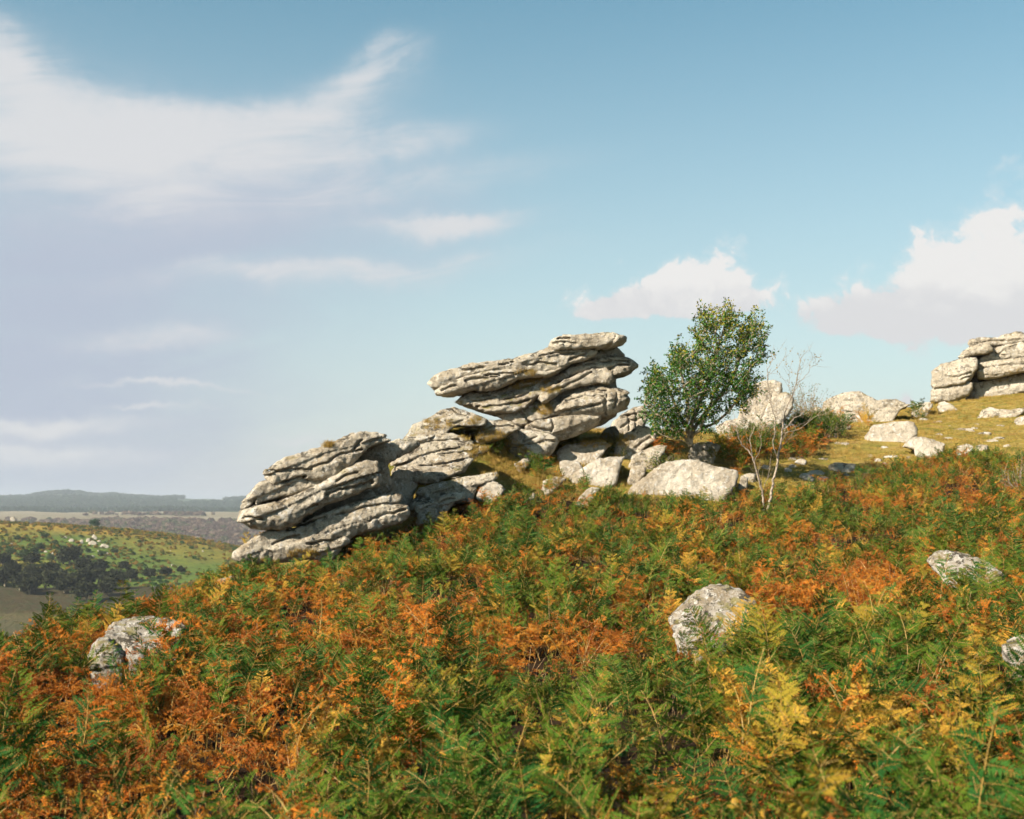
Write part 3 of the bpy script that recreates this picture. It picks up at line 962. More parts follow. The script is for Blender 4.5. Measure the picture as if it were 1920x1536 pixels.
rock('slab', 2, [(490, 545), (520, 512), (600, 487), (700, 492), (780, 480), (870, 445), (960, 415), (1060, 395), (1150, 402), (1230, 395), (1180, 440), (1100, 500), (1060, 560), (980, 602), (900, 630), (780, 642),
                 (680, 625), (600, 592), (540, 575)], DS + 0.25, 2.0, 0.75, 0.0, 17, 0.11, 0.05, mat=MAT_ROCK_MOSSY,
     cracks=[[(590, 560), (680, 555), (780, 535)], [(640, 520), (740, 515)], [(800, 560), (900, 540), (1000, 500)], [(640, 600), (760, 600), (900, 580), (1000, 545)], [(820, 500), (940, 470), (1040, 430)]], parent=p2)['label'] = "mossy sloping slab in the middle of the stack"
rock('slab', 2, [(1070, 540), (1090, 500), (1160, 462), (1260, 412), (1380, 352), (1440, 327), (1540, 320), (1580, 350), (1602, 400), (1560, 425), (1480, 420), (1350, 440), (1250, 470), (1160, 525), (1100, 560)],
     DS + 0.1, 1.7, 0.35, 0.12, 20, 0.16, 0.03, cracks=[[(1150, 490), (1250, 450), (1350, 400), (1440, 345)]], parent=p2)
rock('slab', 2, [(1172, 650), (1185, 590), (1240, 532), (1320, 482), (1420, 452), (1520, 440), (1600, 452), (1680, 472), (1728, 520), (1715, 560), (1680, 600), (1600, 640), (1540, 658), (1450, 665), (1350, 670), (1250, 672)],
     DS + 0.0, 1.9, 0.3, 0.14, 14, 0.15, 0.07, rnd=0.35,
     cracks=[[(1190, 650), (1260, 615), (1380, 600), (1500, 570)], [(1250, 560), (1380, 520), (1520, 515)], [(1540, 640), (1530, 570), (1545, 500)], [(1330, 490), (1440, 470), (1540, 475)], [(1590, 600), (1620, 540), (1620, 490)]], parent=p2)['label'] = "rounded bulging block low on the right"
rock('slab', 2, [(780, 650), (860, 640), (960, 610), (1060, 560), (1130, 545), (1210, 560), (1200, 640), (1175, 680), (1100, 692), (1050, 718), (1000, 738), (930, 725), (860, 690)], DS + 0.35, 1.6, 0.6, 0.0, 17, 0.14, 0.04,
     cracks=[[(950, 640), (1000, 700), (1040, 715)], [(1040, 600), (1100, 640)]], mat=MAT_ROCK_MOSSY, parent=p2)
rock('slab', 2, [(990, 740), (1060, 705), (1170, 692), (1250, 682), (1400, 670), (1490, 670), (1500, 690), (1480, 722), (1400, 762), (1300, 802), (1210, 825), (1150, 790), (1090, 765)], DS - 0.05, 1.5, -0.25, 0.05, 14, 0.18, 0.03,
     cracks=[[(1165, 695), (1175, 730), (1160, 770)], [(1010, 735), (1080, 750), (1160, 760)]], parent=p2)
rock('slab', 2, [(815, 820), (870, 780), (950, 752), (1000, 760), (1080, 780), (1150, 800), (1195, 830), (1180, 860), (1120, 880), (1050, 885), (980, 895), (930, 910), (880, 885), (850, 850)], DS - 0.1, 1.3, 0.3, 0, 8, 0.14, 0.05,
     cracks=[[(970, 790), (960, 840), (1000, 830), (1060, 800)], [(870, 860), (930, 880), (1000, 860), (1080, 850)], [(1080, 850), (1120, 830), (1180, 840)]], parent=p2, sink=0.2)
rock('slab', 2, [(640, 600), (680, 470), (840, 390), (1000, 340), (1250, 260), (1420, 215), (1540, 240), (1590, 330), (1600, 460), (1640, 520), (1620, 640), (1500, 720), (1300, 780), (1000, 740), (820, 660)], DS + 0.62, 1.6, 0, 0.05, 14, 0.2, 0.04, parent=p2, voxel=0.045)

# ---- loose rocks below and right of the stack
LOOSE = [
    (2, [(1490, 800), (1540, 750), (1600, 730), (1628, 770), (1622, 812), (1540, 818)], 26.6, .7, "small pale rock tucked between the big slab stack and the tree", .4),
    (2, [(1530, 735), (1600, 690), (1660, 640), (1740, 600), (1800, 590), (1835, 640), (1812, 700), (1760, 740), (1690, 785), (1630, 770)], 27.4, 1.2, "deeply fissured rock behind the big slab stack beside the tree foliage", .2),
    (2, [(1580, 902), (1620, 850), (1680, 780), (1760, 725), (1830, 730), (1890, 790), (1885, 830), (1800, 880), (1720, 922), (1690, 935), (1620, 918)], 26.0, 1.2, "tilted boulder with a dark hollow side left of the tree trunk", .6),
    (2, [(1205, 905), (1260, 862), (1350, 842), (1450, 832), (1540, 840), (1578, 860), (1550, 885), (1450, 920), (1330, 947), (1240, 955), (1210, 935)], 25.3, 1.5, "flat pale slab lying in dry grass below the big slab stack", 1.2),
    (5, [(350, 432), (400, 390), (470, 342), (520, 312), (600, 300), (682, 302), (665, 340), (640, 400), (600, 445), (520, 458), (430, 465), (370, 458)], 23.9, 1.6, "large smooth sloping rock left of the widest pale slab", .9),
    (5, [(680, 345), (720, 292), (800, 257), (880, 232), (932, 240), (905, 290), (880, 330), (840, 352), (780, 358), (720, 368)], 24.9, 1.4, "sloping rock between the tilted boulder and the widest pale slab", .9),
    (5, [(695, 422), (720, 380), (760, 362), (802, 372), (792, 412), (740, 442), (710, 445)], 23.9, .7, "small rock tucked against the left flank of the widest pale slab", .5),
    (5, [(660, 528), (720, 490), (780, 442), (840, 392), (900, 347), (980, 326), (1060, 321), (1130, 331), (1200, 356), (1280, 376), (1350, 395), (1358, 420), (1345, 462), (1280, 492), (1220, 530), (1150, 528), (1000, 525), (850, 528), (750, 535)], 23.2, 2.2, "widest smooth pale whale-backed slab in front of the tree", .8),
    (5, [(155, 492), (180, 460), (260, 432), (322, 442), (292, 472), (220, 508), (175, 512)], 22.7, .7, "low pale rock poking out of the bracken below the flat slab", .5),
    (5, [(385, 558), (430, 517), (480, 492), (522, 500), (502, 542), (440, 570)], 22.4, .6, "small tilted pale rock among orange bracken below the sloping rocks", .5),
    (5, [(65, 595), (105, 552), (132, 530), (124, 582), (100, 608)], 22.0, .4, "thin upright stone at the bracken edge, leftmost of the small rocks", .3),
    (5, [(20, 352), (70, 322), (112, 325), (97, 352), (50, 362)], 25.0, .5, "small flat stone in dry grass left of the sloping rocks", .8),
    (5, [(278, 342), (330, 326), (402, 342), (422, 372), (402, 402), (350, 402), (310, 382)], 24.6, .8, "cracked low rock in the grass between flat slab and sloping rock", .7),
    (5, [(1362, 468), (1380, 425), (1410, 442), (1402, 474)], 23.4, .3, "small pointed stone beside the right end of the widest slab", .2),
    (5, [(1380, 420), (1430, 408), (1462, 415), (1456, 442), (1410, 442)], 23.9, .5, "small flat-topped stone just left of the bare sapling", .3),
    (5, [(1060, 305), (1080, 250), (1120, 230), (1180, 220), (1250, 240), (1232, 272), (1190, 312), (1130, 332), (1090, 327)], 25.6, 1.0, "moss-covered boulder at the foot of the green tree", .5),
    (3, [(898, 690), (930, 655), (1000, 630), (1060, 625), (1110, 645), (1126, 690), (1115, 740), (1040, 790), (930, 780)], 33.9, 1.4, "rounded dome boulder perched behind the tree and sapling", .4),
    (3, [(840, 800), (900, 740), (960, 715), (1040, 718), (1062, 760), (1010, 830), (960, 905), (880, 940), (800, 910)], 33.0, 1.5, "sloping rock half hidden behind the right side of the tree", .6),
    (3, [(948, 925), (1000, 860), (1030, 790), (1060, 725), (1150, 702), (1202, 750), (1197, 825), (1100, 875), (1040, 928)], 32.6, 1.6, "big wedge-shaped rock behind the bare sapling", .4),
    (3, [(660, 945), (740, 900), (850, 880), (905, 930), (865, 965), (700, 985)], 31.5, 1.2, "low pale rock seen under the tree canopy", .8),
    (4, [(185, 722), (200, 690), (270, 642), (350, 617), (430, 602), (520, 602), (580, 642), (660, 677), (760, 672), (830, 672), (880, 702), (937, 722), (920, 747), (860, 767), (800, 792), (790, 842), (740, 865), (650, 858), (560, 872), (420, 855), (300, 835), (220, 822), (170, 782)], 40.0, 3.0, "long whale-backed outcrop on the skyline between sapling and right tor", .4),
    (4, [(-10, 838), (40, 790), (120, 750), (170, 742), (202, 780), (200, 825), (120, 840)], 38.8, 1.4, "smaller rock at the left end of the long skyline outcrop", .4),
    (4, [(548, 990), (590, 950), (600, 892), (680, 882), (800, 869), (930, 867), (970, 880), (1000, 930), (1000, 988), (900, 998), (800, 1024), (720, 1032), (640, 1020), (580, 1010)], 37.0, 1.3, "squarish pale block lying on the grass slope", .35),
    (4, [(880, 1078), (930, 1012), (990, 994), (1060, 996), (1150, 1026), (1242, 1062), (1205, 1105), (1130, 1155), (1080, 1165), (1000, 1155), (985, 1102), (930, 1088)], 32.5, 1.4, "grey hump-backed boulder at the top edge of the right bracken", .8),
    (4, [(955, 815), (962, 745), (1020, 715), (1090, 695), (1142, 702), (1132, 745), (1080, 772), (1050, 805)], 50.0, 1.6, "grey rock in the dip at the left foot of the right tor", .8),
    (4, [(1180, 745), (1188, 700), (1240, 690), (1300, 720), (1392, 747), (1300, 768), (1210, 775)], 50.5, 1.6, "low rock spilling from the left foot of the right tor", .8),
    (4, [(1490, 822), (1560, 762), (1620, 734), (1700, 757), (1800, 767), (1925, 752), (1925, 785), (1800, 795), (1700, 808), (1600, 820)], 47.0, 1.8, "long low rock ridge in the grass below the right tor", .9),
    (4, [(1842, 862), (1870, 832), (1930, 826), (1962, 850), (1952, 885), (1880, 886)], 41.0, 1.0, "pale rock at the right edge of the grass slope", .7),
    (4, [(270, 925), (330, 895), (420, 890), (440, 920), (380, 945), (300, 945)], 38.0, .9, "small rock under the shadowed long skyline outcrop", .6),
    (4, [(250, 1250), (290, 1222), (400, 1225), (485, 1235), (450, 1275), (370, 1290), (300, 1275)], 30.0, 1.0, "flat stone at the bracken edge right of the sapling", 1.0),
    (4, [(1330, 1130), (1360, 1080), (1430, 1062), (1480, 1085), (1470, 1130), (1400, 1150)], 30.0, .8, "white-flecked rock in bracken right of the hump-backed boulder", .6),
    (4, [(1470, 1100), (1520, 1062), (1600, 1062), (1620, 1090), (1560, 1120)], 30.4, .8, "rough low rock beside the white-flecked rock, nearer the right edge", .6),
]
for i, (rg, pts, d, dep, lab, lean) in enumerate(LOOSE):
    ox, oy, sc_ = REG[rg]
    gdist = ground_dist(ox + sc_ * np.mean([q[0] for q in pts]), oy + sc_ * max(q[1] for q in pts))
    if gdist and d - 8 < gdist < d + 4:
        d = gdist - 0.4
    big = dep >= 1.0
    lean *= 0.6
    ckw = dict(cracks=[])
    if i == 1:
        ckw = dict(cracks=[[(1690, 770), (1700, 700), (1690, 650)], [(1740, 740), (1750, 670), (1740, 610)], [(1640, 740), (1700, 700), (1800, 680)], [(1660, 660), (1740, 650), (1830, 640)]])
    if i == 2:
        ckw = dict(cracks=[(0.12, [(1740, 880), (1790, 835), (1850, 805)])], cw=1.2)
    if i == 20:
        ckw = dict(cracks=[[(380, 775), (480, 795), (560, 820), (640, 850)], (0.07, [(720, 740), (800, 745), (870, 742), (920, 720)])])
    if i == 22:
        ckw = dict(cracks=[(0.04, [(700, 985), (800, 970), (880, 985)])], cw=0.7)
    mat = MAT_ROCK_MOSSY if i in (15,) else (MAT_ROCK_PALE if i in (3, 4, 7, 8, 9, 11, 12, 22, 23) else MAT_ROCK)
    tag(rock('boulder' if not ('slab' in lab or 'outcrop' in lab) else 'flat_rock', rg, pts, d, dep, lean, 0.03, 10 if d < 30 else 3, 0.2, 0.014 if big else 0.012,
             rough=0.045 if big else 0.03, mat=mat, ncut=2 if 'whale' in lab else 5, sink=0.0 if 'dome' in lab else 0.25 if big else 0.15, **ckw), lab, 'boulder' if 'outcrop' not in lab else 'rock outcrop')

# ---- right tor
p3 = pile('granite_outcrop', 1830, 750, 54, "blocky granite tor on the skyline at the right edge", 'granite outcrops')
DT = 53.5
for pts, dd, dep, lean, cr, nm in [
    ([(1122, 685), (1128, 640), (1130, 580), (1200, 577), (1300, 557), (1400, 540), (1482, 537), (1477, 590), (1440, 640), (1350, 672), (1280, 692), (1180, 695)], 0.2, 3.0, .1, [], 'slab'),
    ([(1130, 550), (1140, 480), (1135, 430), (1180, 395), (1230, 357), (1350, 332), (1450, 322), (1512, 330), (1512, 400), (1492, 440), (1462, 500), (1440, 530), (1340, 545), (1240, 562), (1150, 575)], 0.0, 3.5, .3, [[(1250, 480), (1350, 490), (1470, 450)], [(1380, 510), (1450, 490)]], 'slab'),
    ([(1420, 660), (1480, 600), (1490, 530), (1600, 510), (1750, 492), (1850, 467), (2050, 440), (2050, 650), (1900, 620), (1780, 650), (1650, 672), (1500, 700), (1440, 690)], 0.3, 3.5, .35, [[(1480, 560), (1500, 610), (1440, 650)]], 'slab'),
    ([(1360, 305), (1380, 285), (1440, 240), (1500, 217), (1600, 207), (1642, 225), (1642, 258), (1580, 277), (1480, 292), (1380, 320)], 0.1, 3.0, .2, [], 'slab'),
    ([(1447, 190), (1460, 165), (1520, 145), (1620, 150), (1700, 155), (1760, 130), (1850, 112), (1890, 120), (1920, 140), (2040, 170), (2040, 240), (1900, 192), (1800, 202), (1700, 215), (1600, 207), (1500, 214), (1450, 215)], 0.6, 3.0, .2, [[(1500, 190), (1620, 175), (1760, 180)]], 'slab'),
    ([(1510, 347), (1600, 295), (1650, 255), (1700, 225), (1800, 203), (1900, 195), (2050, 240), (2050, 310), (1900, 322), (1800, 327), (1700, 342), (1600, 362), (1520, 367)], 0.2, 3.0, .2, [[(1700, 290), (1780, 240), (1860, 215)], [(1650, 260), (1680, 290), (1760, 300)]], 'slab'),
    ([(1510, 387), (1560, 364), (1700, 349), (1850, 339), (2050, 330), (2050, 368), (1850, 378), (1720, 392), (1620, 407), (1540, 412)], 0.0, 3.0, .1, [], 'slab'),
    ([(1515, 470), (1520, 432), (1600, 407), (1750, 393), (1900, 388), (2050, 385), (2050, 440), (1930, 445), (1820, 462), (1700, 487), (1600, 492), (1530, 490)], -0.1, 3.0, .1, [], 'slab'),
    ([(1250, 640), (1250, 420), (1500, 260), (1800, 220), (2050, 260), (2050, 560), (1600, 600)], 1.2, 2.5, 0, [], 'slab'),
]:
    rock(nm, 4, pts, DT + dd, dep, lean, 0.0, 4, 0.35, 0.05, rough=0.07, cracks=cr, parent=p3, voxel=0.06 if dd > 1 else 0.042, cw=1.2)

# ---- boulders in the bracken
for rg, pts, d, dep, lab, lean, cr in [
    (6, [(722, 1162), (760, 1102), (850, 1067), (950, 1060), (1050, 1065), (1130, 1090), (1230, 1105), (1262, 1130), (1235, 1200), (1205, 1295), (1100, 1270), (1000, 1250), (900, 1245), (820, 1200), (740, 1188)], 10.4, .9,
     "white boulder with dark lichen in the bracken at lower left", 1.5, []),
    (6, [(615, 1345), (630, 1270), (680, 1210), (740, 1200), (800, 1250), (836, 1302), (872, 1362), (852, 1440), (760, 1440), (660, 1420)], 9.8, .6, "smaller lichen-stained rock in front of the lower left white boulder", .5, []),
    (6, [(878, 1292), (910, 1255), (1000, 1290), (1082, 1342), (1062, 1370), (960, 1340), (890, 1318)], 9.9, .4, "narrow pale stone between the two lower left boulders", .4, []),
    (6, [(1450, 825), (1500, 780), (1560, 760), (1645, 750), (1600, 800), (1500, 842)], 18.5, .6, "smooth pale stone on the skyline left of the leftmost slab pile", .5, []),
    (7, [(140, 555), (200, 470), (290, 422), (360, 399), (440, 401), (520, 430), (562, 480), (525, 560), (490, 640), (410, 700), (330, 740), (280, 660), (200, 610)], 10.9, .9, "grey boulder amid bracken right of centre", 1.2, []),
    (7, [(1425, 255), (1470, 215), (1560, 212), (1640, 230), (1720, 265), (1790, 310), (1845, 342), (1790, 375), (1700, 350), (1600, 320), (1500, 305)], 12.6, .8, "low pale boulder in the bracken near the right edge", 1.2, []),
    (7, [(1825, 692), (1870, 668), (1930, 650), (1965, 690), (1950, 720), (1890, 722)], 8.2, .5, "small pale boulder cut by the right edge above the near ferns", .5, []),
]:
    tag(rock('boulder', rg, pts, d, dep, lean, 0.0, 8, 0.2, 0.02, rough=0.05, cracks=cr, mat=MAT_ROCK_NEAR, sink=0.2, ncut=4, voxel=max(0.010, d * 0.0011)), lab, 'boulder')

print("rocks", time.time() - T0, ROCK_TRIS)

# find what a sight line meets
_v, _f, _o = [], [], 0
for ob, vv, ff in ROCKS:
    _v.append(vv); _f.append(ff + _o); _o += len(vv)
ROCK_BVH = BVHTree.FromPolygons(np.concatenate(_v).tolist(), np.concatenate(_f).tolist())
del _v, _f


def hit(px, py):
    dv = Vector(P(px, py, 10.0) - EYE).normalized()
    loc, nor, idx, dist = ROCK_BVH.ray_cast(Vector(EYE), dv)
    rk = (loc, dist) if loc else (None, 1e9)
    gl, _, _, gd = GROUND_BVH.ray_cast(Vector(EYE), dv, 75)
    if gl is None:
        gd = 1e9
    if rk[1] < gd:
        return np.array(rk[0]), True
    if gd > 1e8:
        return None, False
    return np.array(gl), False


print("bvh", time.time() - T0)

# ---- small stones in the turf
STONES4 = [(350, 1070, 120, 40), (730, 1100, 80, 26), (610, 1175, 60, 30), (790, 1182, 140, 26), (670, 1215, 60, 34), (150, 1330, 150, 44), (190, 1200, 80, 18), (100, 1065, 60, 44),
           (1420, 950, 170, 34), (1590, 985, 110, 30), (1260, 1020, 90, 22), (1700, 1020, 100, 24), (1200, 990, 60, 26), (1060, 860, 80, 24), (1180, 880, 90, 26), (1430, 1030, 40, 18),
           (1280, 912, 24, 16), (1720, 915, 90, 22), (20, 1240, 50, 60), (60, 1380, 90, 60), (190, 1385, 90, 44), (400, 1340, 60, 40), (1640, 1045, 100, 30), (1640, 940, 60, 18), (1770, 1090, 60, 30),
           (1800, 1200, 70, 40), (1090, 1190, 60, 30), (930, 1190, 50, 30), (720, 1240, 50, 24), (1520, 900, 50, 18), (1490, 935, 60, 16), (220, 1045, 70, 18), (1130, 740, 60, 30), (1270, 700, 160, 36),
           (1370, 680, 120, 36), (1690, 640, 90, 34)]


def stone_words(px, py, sw):
    size = "tiny" if sw < 55 else "small" if sw < 100 else "long flat"
    marks = [(1560, 835, "between the sapling and the squarish block"), (1545, 895, "at the bracken edge right of the sapling"), (1640, 870, "just below the squarish block"), (1670, 845, "under the squarish block"),
             (1740, 790, "between the squarish block and the right tor"), (1760, 830, "right of the hump-backed boulder"), (1800, 815, "in the middle of the grass slope"), (1870, 800, "below the long low rock ridge"),
             (1860, 840, "at the top edge of the right bracken"), (1800, 755, "at the foot of the right tor"), (1880, 860, "by the bush at the right edge")]
    w = min(marks, key=lambda m_: (m_[0] - px) ** 2 + (2 * (m_[1] - py)) ** 2)[2]
    return f"{size} pale stone in the turf {w}", 'stone', f"{size} stones {w}"


for sx, sy, sw, sh in STONES4:
    p, onrock = hit(1500 + sx * .21875, 600 + sy * .21875)
    if p is None or onrock:
        continue
    d = p[1]
    a = rng.uniform(0, 6.28)
    pts = [(sx + sw * .5 * math.cos(t) * (1 + .4 * math.sin(3 * t + a)), sy - sh * .25 + sh * .45 * math.sin(t) * (1 + .35 * math.cos(2 * t + a))) for t in np.linspace(0, 2 * math.pi, 10)[:-1]]
    tag(rock('stone', 4, pts, d, max(0.25, sw * .21875 * d / FPX * 0.8), 0.8, 0, 5, 0.2, 0.01, rough=0.02, mat=MAT_ROCK, sink=0.08), *stone_words(1500 + sx * .21875, 600 + sy * .21875, sw))
for sx, sy, sw, sh in [(1190, 1185, 60, 26), (1250, 1215, 70, 44), (1190, 1235, 50, 26), (1150, 1262, 54, 28), (1350, 1280, 110, 30), (1240, 1172, 60, 14), (1010, 1245, 60, 40), (1280, 1310, 90, 40), (1410, 1325, 70, 30)]:
    p, onrock = hit(1160 + sx * .2734, 540 + sy * .2734)
    if p is None or onrock:
        continue
    d = p[1]
    a = rng.uniform(0, 6.28)
    pts = [(sx + sw * .5 * math.cos(t) * (1 + .25 * math.sin(3 * t + a)), sy - sh * .35 + sh * .6 * math.sin(t)) for t in np.linspace(0, 2 * math.pi, 10)[:-1]]
    tag(rock('stone', 3, pts, d, max(0.2, sw * .2734 * d / FPX * 0.8), 0.8, 0, 5, 0.2, 0.01, rough=0.02, mat=MAT_ROCK_PALE, sink=0.08), "small pale stone in the turf just right of the bare sapling", 'stone', 'stones beside the sapling')

# ------------------------------------------------------------------ scattering
def scatter(name, protos, pos, rot, scl, idx, attrs=None):
    """one object that carries many alike plants (geometry nodes); protos are unlinked source objects"""
    me = bpy.data.meshes.new(name)
    me.vertices.add(len(pos))
    me.vertices.foreach_set('co', np.asarray(pos, np.float32).ravel())
    a = me.attributes.new('rot', 'FLOAT_VECTOR', 'POINT')
    a.data.foreach_set('vector', np.asarray(rot, np.float32).ravel())
    a = me.attributes.new('scl', 'FLOAT', 'POINT')
    a.data.foreach_set('value', np.asarray(scl, np.float32))
    a = me.attributes.new('pick', 'INT', 'POINT')
    a.data.foreach_set('value', np.asarray(idx, np.int32))
    o = link(name, me)
    ng = bpy.data.node_groups.new(name, 'GeometryNodeTree')
    ng.interface.new_socket('Geometry', in_out='INPUT', socket_type='NodeSocketGeometry')
    ng.interface.new_socket('Geometry', in_out='OUTPUT', socket_type='NodeSocketGeometry')
    N, L = ng.nodes, ng.links
    gi, go = N.new('NodeGroupInput'), N.new('NodeGroupOutput')
    jn = N.new('GeometryNodeJoinGeometry')

    def named(nm, typ):
        n = N.new('GeometryNodeInputNamedAttribute')
        n.data_type = typ
        n.inputs[0].default_value = nm
        return n.outputs[0]
    ra, sa, pa = named('rot', 'FLOAT_VECTOR'), named('scl', 'FLOAT'), named('pick', 'INT')
    for k, pr in enumerate(protos):
        oi = N.new('GeometryNodeObjectInfo')
        oi.inputs['Object'].default_value = pr
        oi.inputs['As Instance'].default_value = True
        cmp_ = N.new('FunctionNodeCompare')
        cmp_.data_type = 'INT'
        cmp_.operation = 'EQUAL'
        ii = [s for s in cmp_.inputs if s.type == 'INT']
        L.new(pa, ii[0])
        ii[1].default_value = k
        ip = N.new('GeometryNodeInstanceOnPoints')
        L.new(gi.outputs[0], ip.inputs['Points'])
        L.new(cmp_.outputs[0], ip.inputs['Selection'])
        L.new(oi.outputs['Geometry'], ip.inputs['Instance'])
        e2r = N.new('FunctionNodeEulerToRotation')
        L.new(ra, e2r.inputs[0])
        L.new(e2r.outputs[0], ip.inputs['Rotation'])
        L.new(sa, ip.inputs['Scale'])
        L.new(ip.outputs[0], jn.inputs[0])
    L.new(jn.outputs[0], go.inputs[0])
    md = o.modifiers.new('scatter', 'NODES')
    md.node_group = ng
    o['kind'] = 'stuff'
    return o


# ------------------------------------------------------------------ bracken
class Tri:
    def __init__(self):
        self.v, self.f, self.m = [], [], []

    def leaf(self, a, side, fwd, l, w, droop, m=0):
        """small pointed leaflet, two faces folded on the midrib"""
        i = len(self.v)
        tip = a + fwd * l + droop * l
        mid = a + fwd * l * 0.45 + droop * l * 0.15
        self.v += [a, mid + side * w, tip, mid - side * w]
        self.f += [(i, i + 1, i + 2), (i, i + 2, i + 3)]
        self.m += [m, m]

    def rod(self, pts, r0, r1, m=0, n=3):
        i0 = len(self.v)
        k = len(pts)
        for j, p in enumerate(pts):
            t = pts[min(j + 1, k - 1)] - pts[max(j - 1, 0)]
            t = t / (np.linalg.norm(t) + 1e-9)
            u = np.cross(t, [0.3, 0.9, 0.31])
            u /= np.linalg.norm(u) + 1e-9
            w = np.cross(t, u)
            r = r0 + (r1 - r0) * j / (k - 1)
            for q in range(n):
                an = 2 * math.pi * q / n
                self.v.append(p + (u * math.cos(an) + w * math.sin(an)) * r)
        for j in range(k - 1):
            for q in range(n):
                a, b_ = i0 + j * n + q, i0 + j * n + (q + 1) % n
                c, d = a + n, b_ + n
                self.f += [(a, b_, d), (a, d, c)]
                self.m += [m, m]


def make_frond(kind, seed):
    """bracken frond: bare stalk, then a triangular blade of pinnae cut into leaflets"""
    rs = np.random.default_rng(seed)
    dead = kind in ('brown', 'orange')
    st, bl = Tri(), Tri()
    hs = rs.uniform(0.24, 0.40) * (0.9 if dead else 1)
    Lb = rs.uniform(0.34, 0.50)
    k = 16
    ang0, ang1 = R(rs.uniform(2, 12)), R(rs.uniform(25, 75) if not dead else rs.uniform(55, 125))
    pts, dirs = [np.zeros(3)], []
    tot = hs + Lb
    side_bend = rs.uniform(-.4, .4)
    for j in range(k):
        t = j / (k - 1)
        an = ang0 + (ang1 - ang0) * t ** 1.6
        dv = np.array([math.sin(an), side_bend * math.sin(an) * t, math.cos(an)])
        dv /= np.linalg.norm(dv)
        dirs.append(dv)
        pts.append(pts[-1] + dv * tot / k)
    pts = np.array(pts)
    s_arc = np.linspace(0, 1, k + 1) * tot
    kb = int(np.searchsorted(s_arc, hs))
    st.rod([pts[i] for i in sorted(set(list(range(0, kb, 2)) + [kb]))], 0.0042, 0.0032)
    bl.rod([pts[i] for i in range(kb, k + 1)], 0.0032, 0.0010, 1)
    nP = 8
    for i in range(nP):
        t = i / (nP - 0.3)
        s = hs + Lb * (1 - (1 - t) ** 1.2)
        base = np.array([np.interp(s, s_arc, pts[:, c]) for c in range(3)])
        tang = dirs[min(int(s / tot * k), k - 1)]
        lat0 = np.array([tang[1], -tang[0], 0.0])
        lat0 = lat0 / np.linalg.norm(lat0) if np.linalg.norm(lat0) > 0.05 else np.array([0, -1.0, 0])
        nrm = np.cross(lat0, tang)
        Lp = (0.215 * (1 - t) ** 0.85 + 0.014) * rs.uniform(0.7, 1.15)
        for sd in (-1, 1):
            if rs.random() < (0.15 if dead else 0.05):
                continue
            lift = rs.uniform(-0.35, 0.6)
            d0 = lat0 * sd * 0.88 + tang * rs.uniform(0.3, 0.8) + nrm * lift
            d0 /= np.linalg.norm(d0)
            droop = np.array([0, 0, -1.0]) * (rs.uniform(0.1, 0.8) if not dead else rs.uniform(0.6, 2.2))
            roll = rs.uniform(-.75, .75) if not dead else rs.uniform(-1.4, 1.4)
            m = max(3, int(round(Lp / 0.0125)))
            ax = [base]
            dv = d0.copy()
            for q in range(m):
                dv = dv + droop * (0.35 / m) + (rs.normal(0, 0.12, 3) if dead else rs.normal(0, 0.04, 3))
                dv /= np.linalg.norm(dv)
                ax.append(ax[-1] + dv * Lp / m)
                f = q / m
                pl = (0.037 * (1 - f) ** 0.75 + 0.006) * min(1, Lp / 0.16 + 0.3) * (0.8 if dead else 1.0)
                across = np.cross(dv, nrm)
                across /= np.linalg.norm(across) + 1e-9
                n2 = np.cross(across, dv)
                rl = roll + 0.4 * f
                across = across * math.cos(rl) + n2 * math.sin(rl)
                n3 = np.cross(across, dv)
                for s2 in (-1, 1):
                    fw = across * s2 * 0.88 + dv * rs.uniform(0.35, 0.6)
                    dr = -n3 * (rs.uniform(-0.1, 0.45) if not dead else rs.uniform(-0.6, 1.3))
                    bl.leaf(ax[-1], dv, fw, pl * rs.uniform(.85, 1.1), 0.0064 if not dead else 0.0050, dr)
            bl.rod([ax[0], ax[len(ax) // 2], ax[-1]], 0.0016, 0.0006, 1)
    return st, bl


NV = 5
KINDS = [('green', NV), ('teal', NV), ('yellow', NV), ('orange', NV), ('brown', NV)]
FRONDS, PROTO, KIND_OF = [], [], []
for ki, (kd, nv) in enumerate(KINDS):
    for s in range(nv):
        st, bl = make_frond(kd, 100 * ki + s)
        sm = mesh_np('frond_stalk', st.v, st.f, MAT_STALK)
        bm_ = mesh_np('frond_blade', bl.v, bl.f, [LEAF[kd], MAT_STALK], False, bl.m)
        vj = st.v + bl.v
        fj = st.f + [tuple(x + len(st.v) for x in t) for t in bl.f]
        jm = mesh_np('bracken_' + kd, vj, fj, [LEAF[kd], MAT_STALK], False, [1] * len(st.f) + bl.m)
        FRONDS.append((sm, bm_))
        PROTO.append(bpy.data.objects.new('bracken_source', jm))
        KIND_OF.append(kd)
# bare dead stalks
stk = Tri()
rs = np.random.default_rng(3)
for _ in range(5):
    b0 = np.array([rs.normal(0, .06), rs.normal(0, .06), 0])
    dv = np.array([rs.normal(0, .3), rs.normal(0, .3), 1.0])
    L_ = rs.uniform(.3, .6)
    stk.rod([b0, b0 + dv * L_ * .5, b0 + dv * L_ + np.array([rs.normal(0, .06), rs.normal(0, .06), -.03])], 0.0042, 0.0018)
MAT_DEADSTALK = plain("dead_stalk", (0.42, 0.27, 0.13), 0.7, 0.3, 5.0)
PROTO.append(bpy.data.objects.new('bracken_source', mesh_np('dead_stalks', stk.v, stk.f, MAT_DEADSTALK)))
print("fronds", time.time() - T0, len(FRONDS[0][1].polygons))


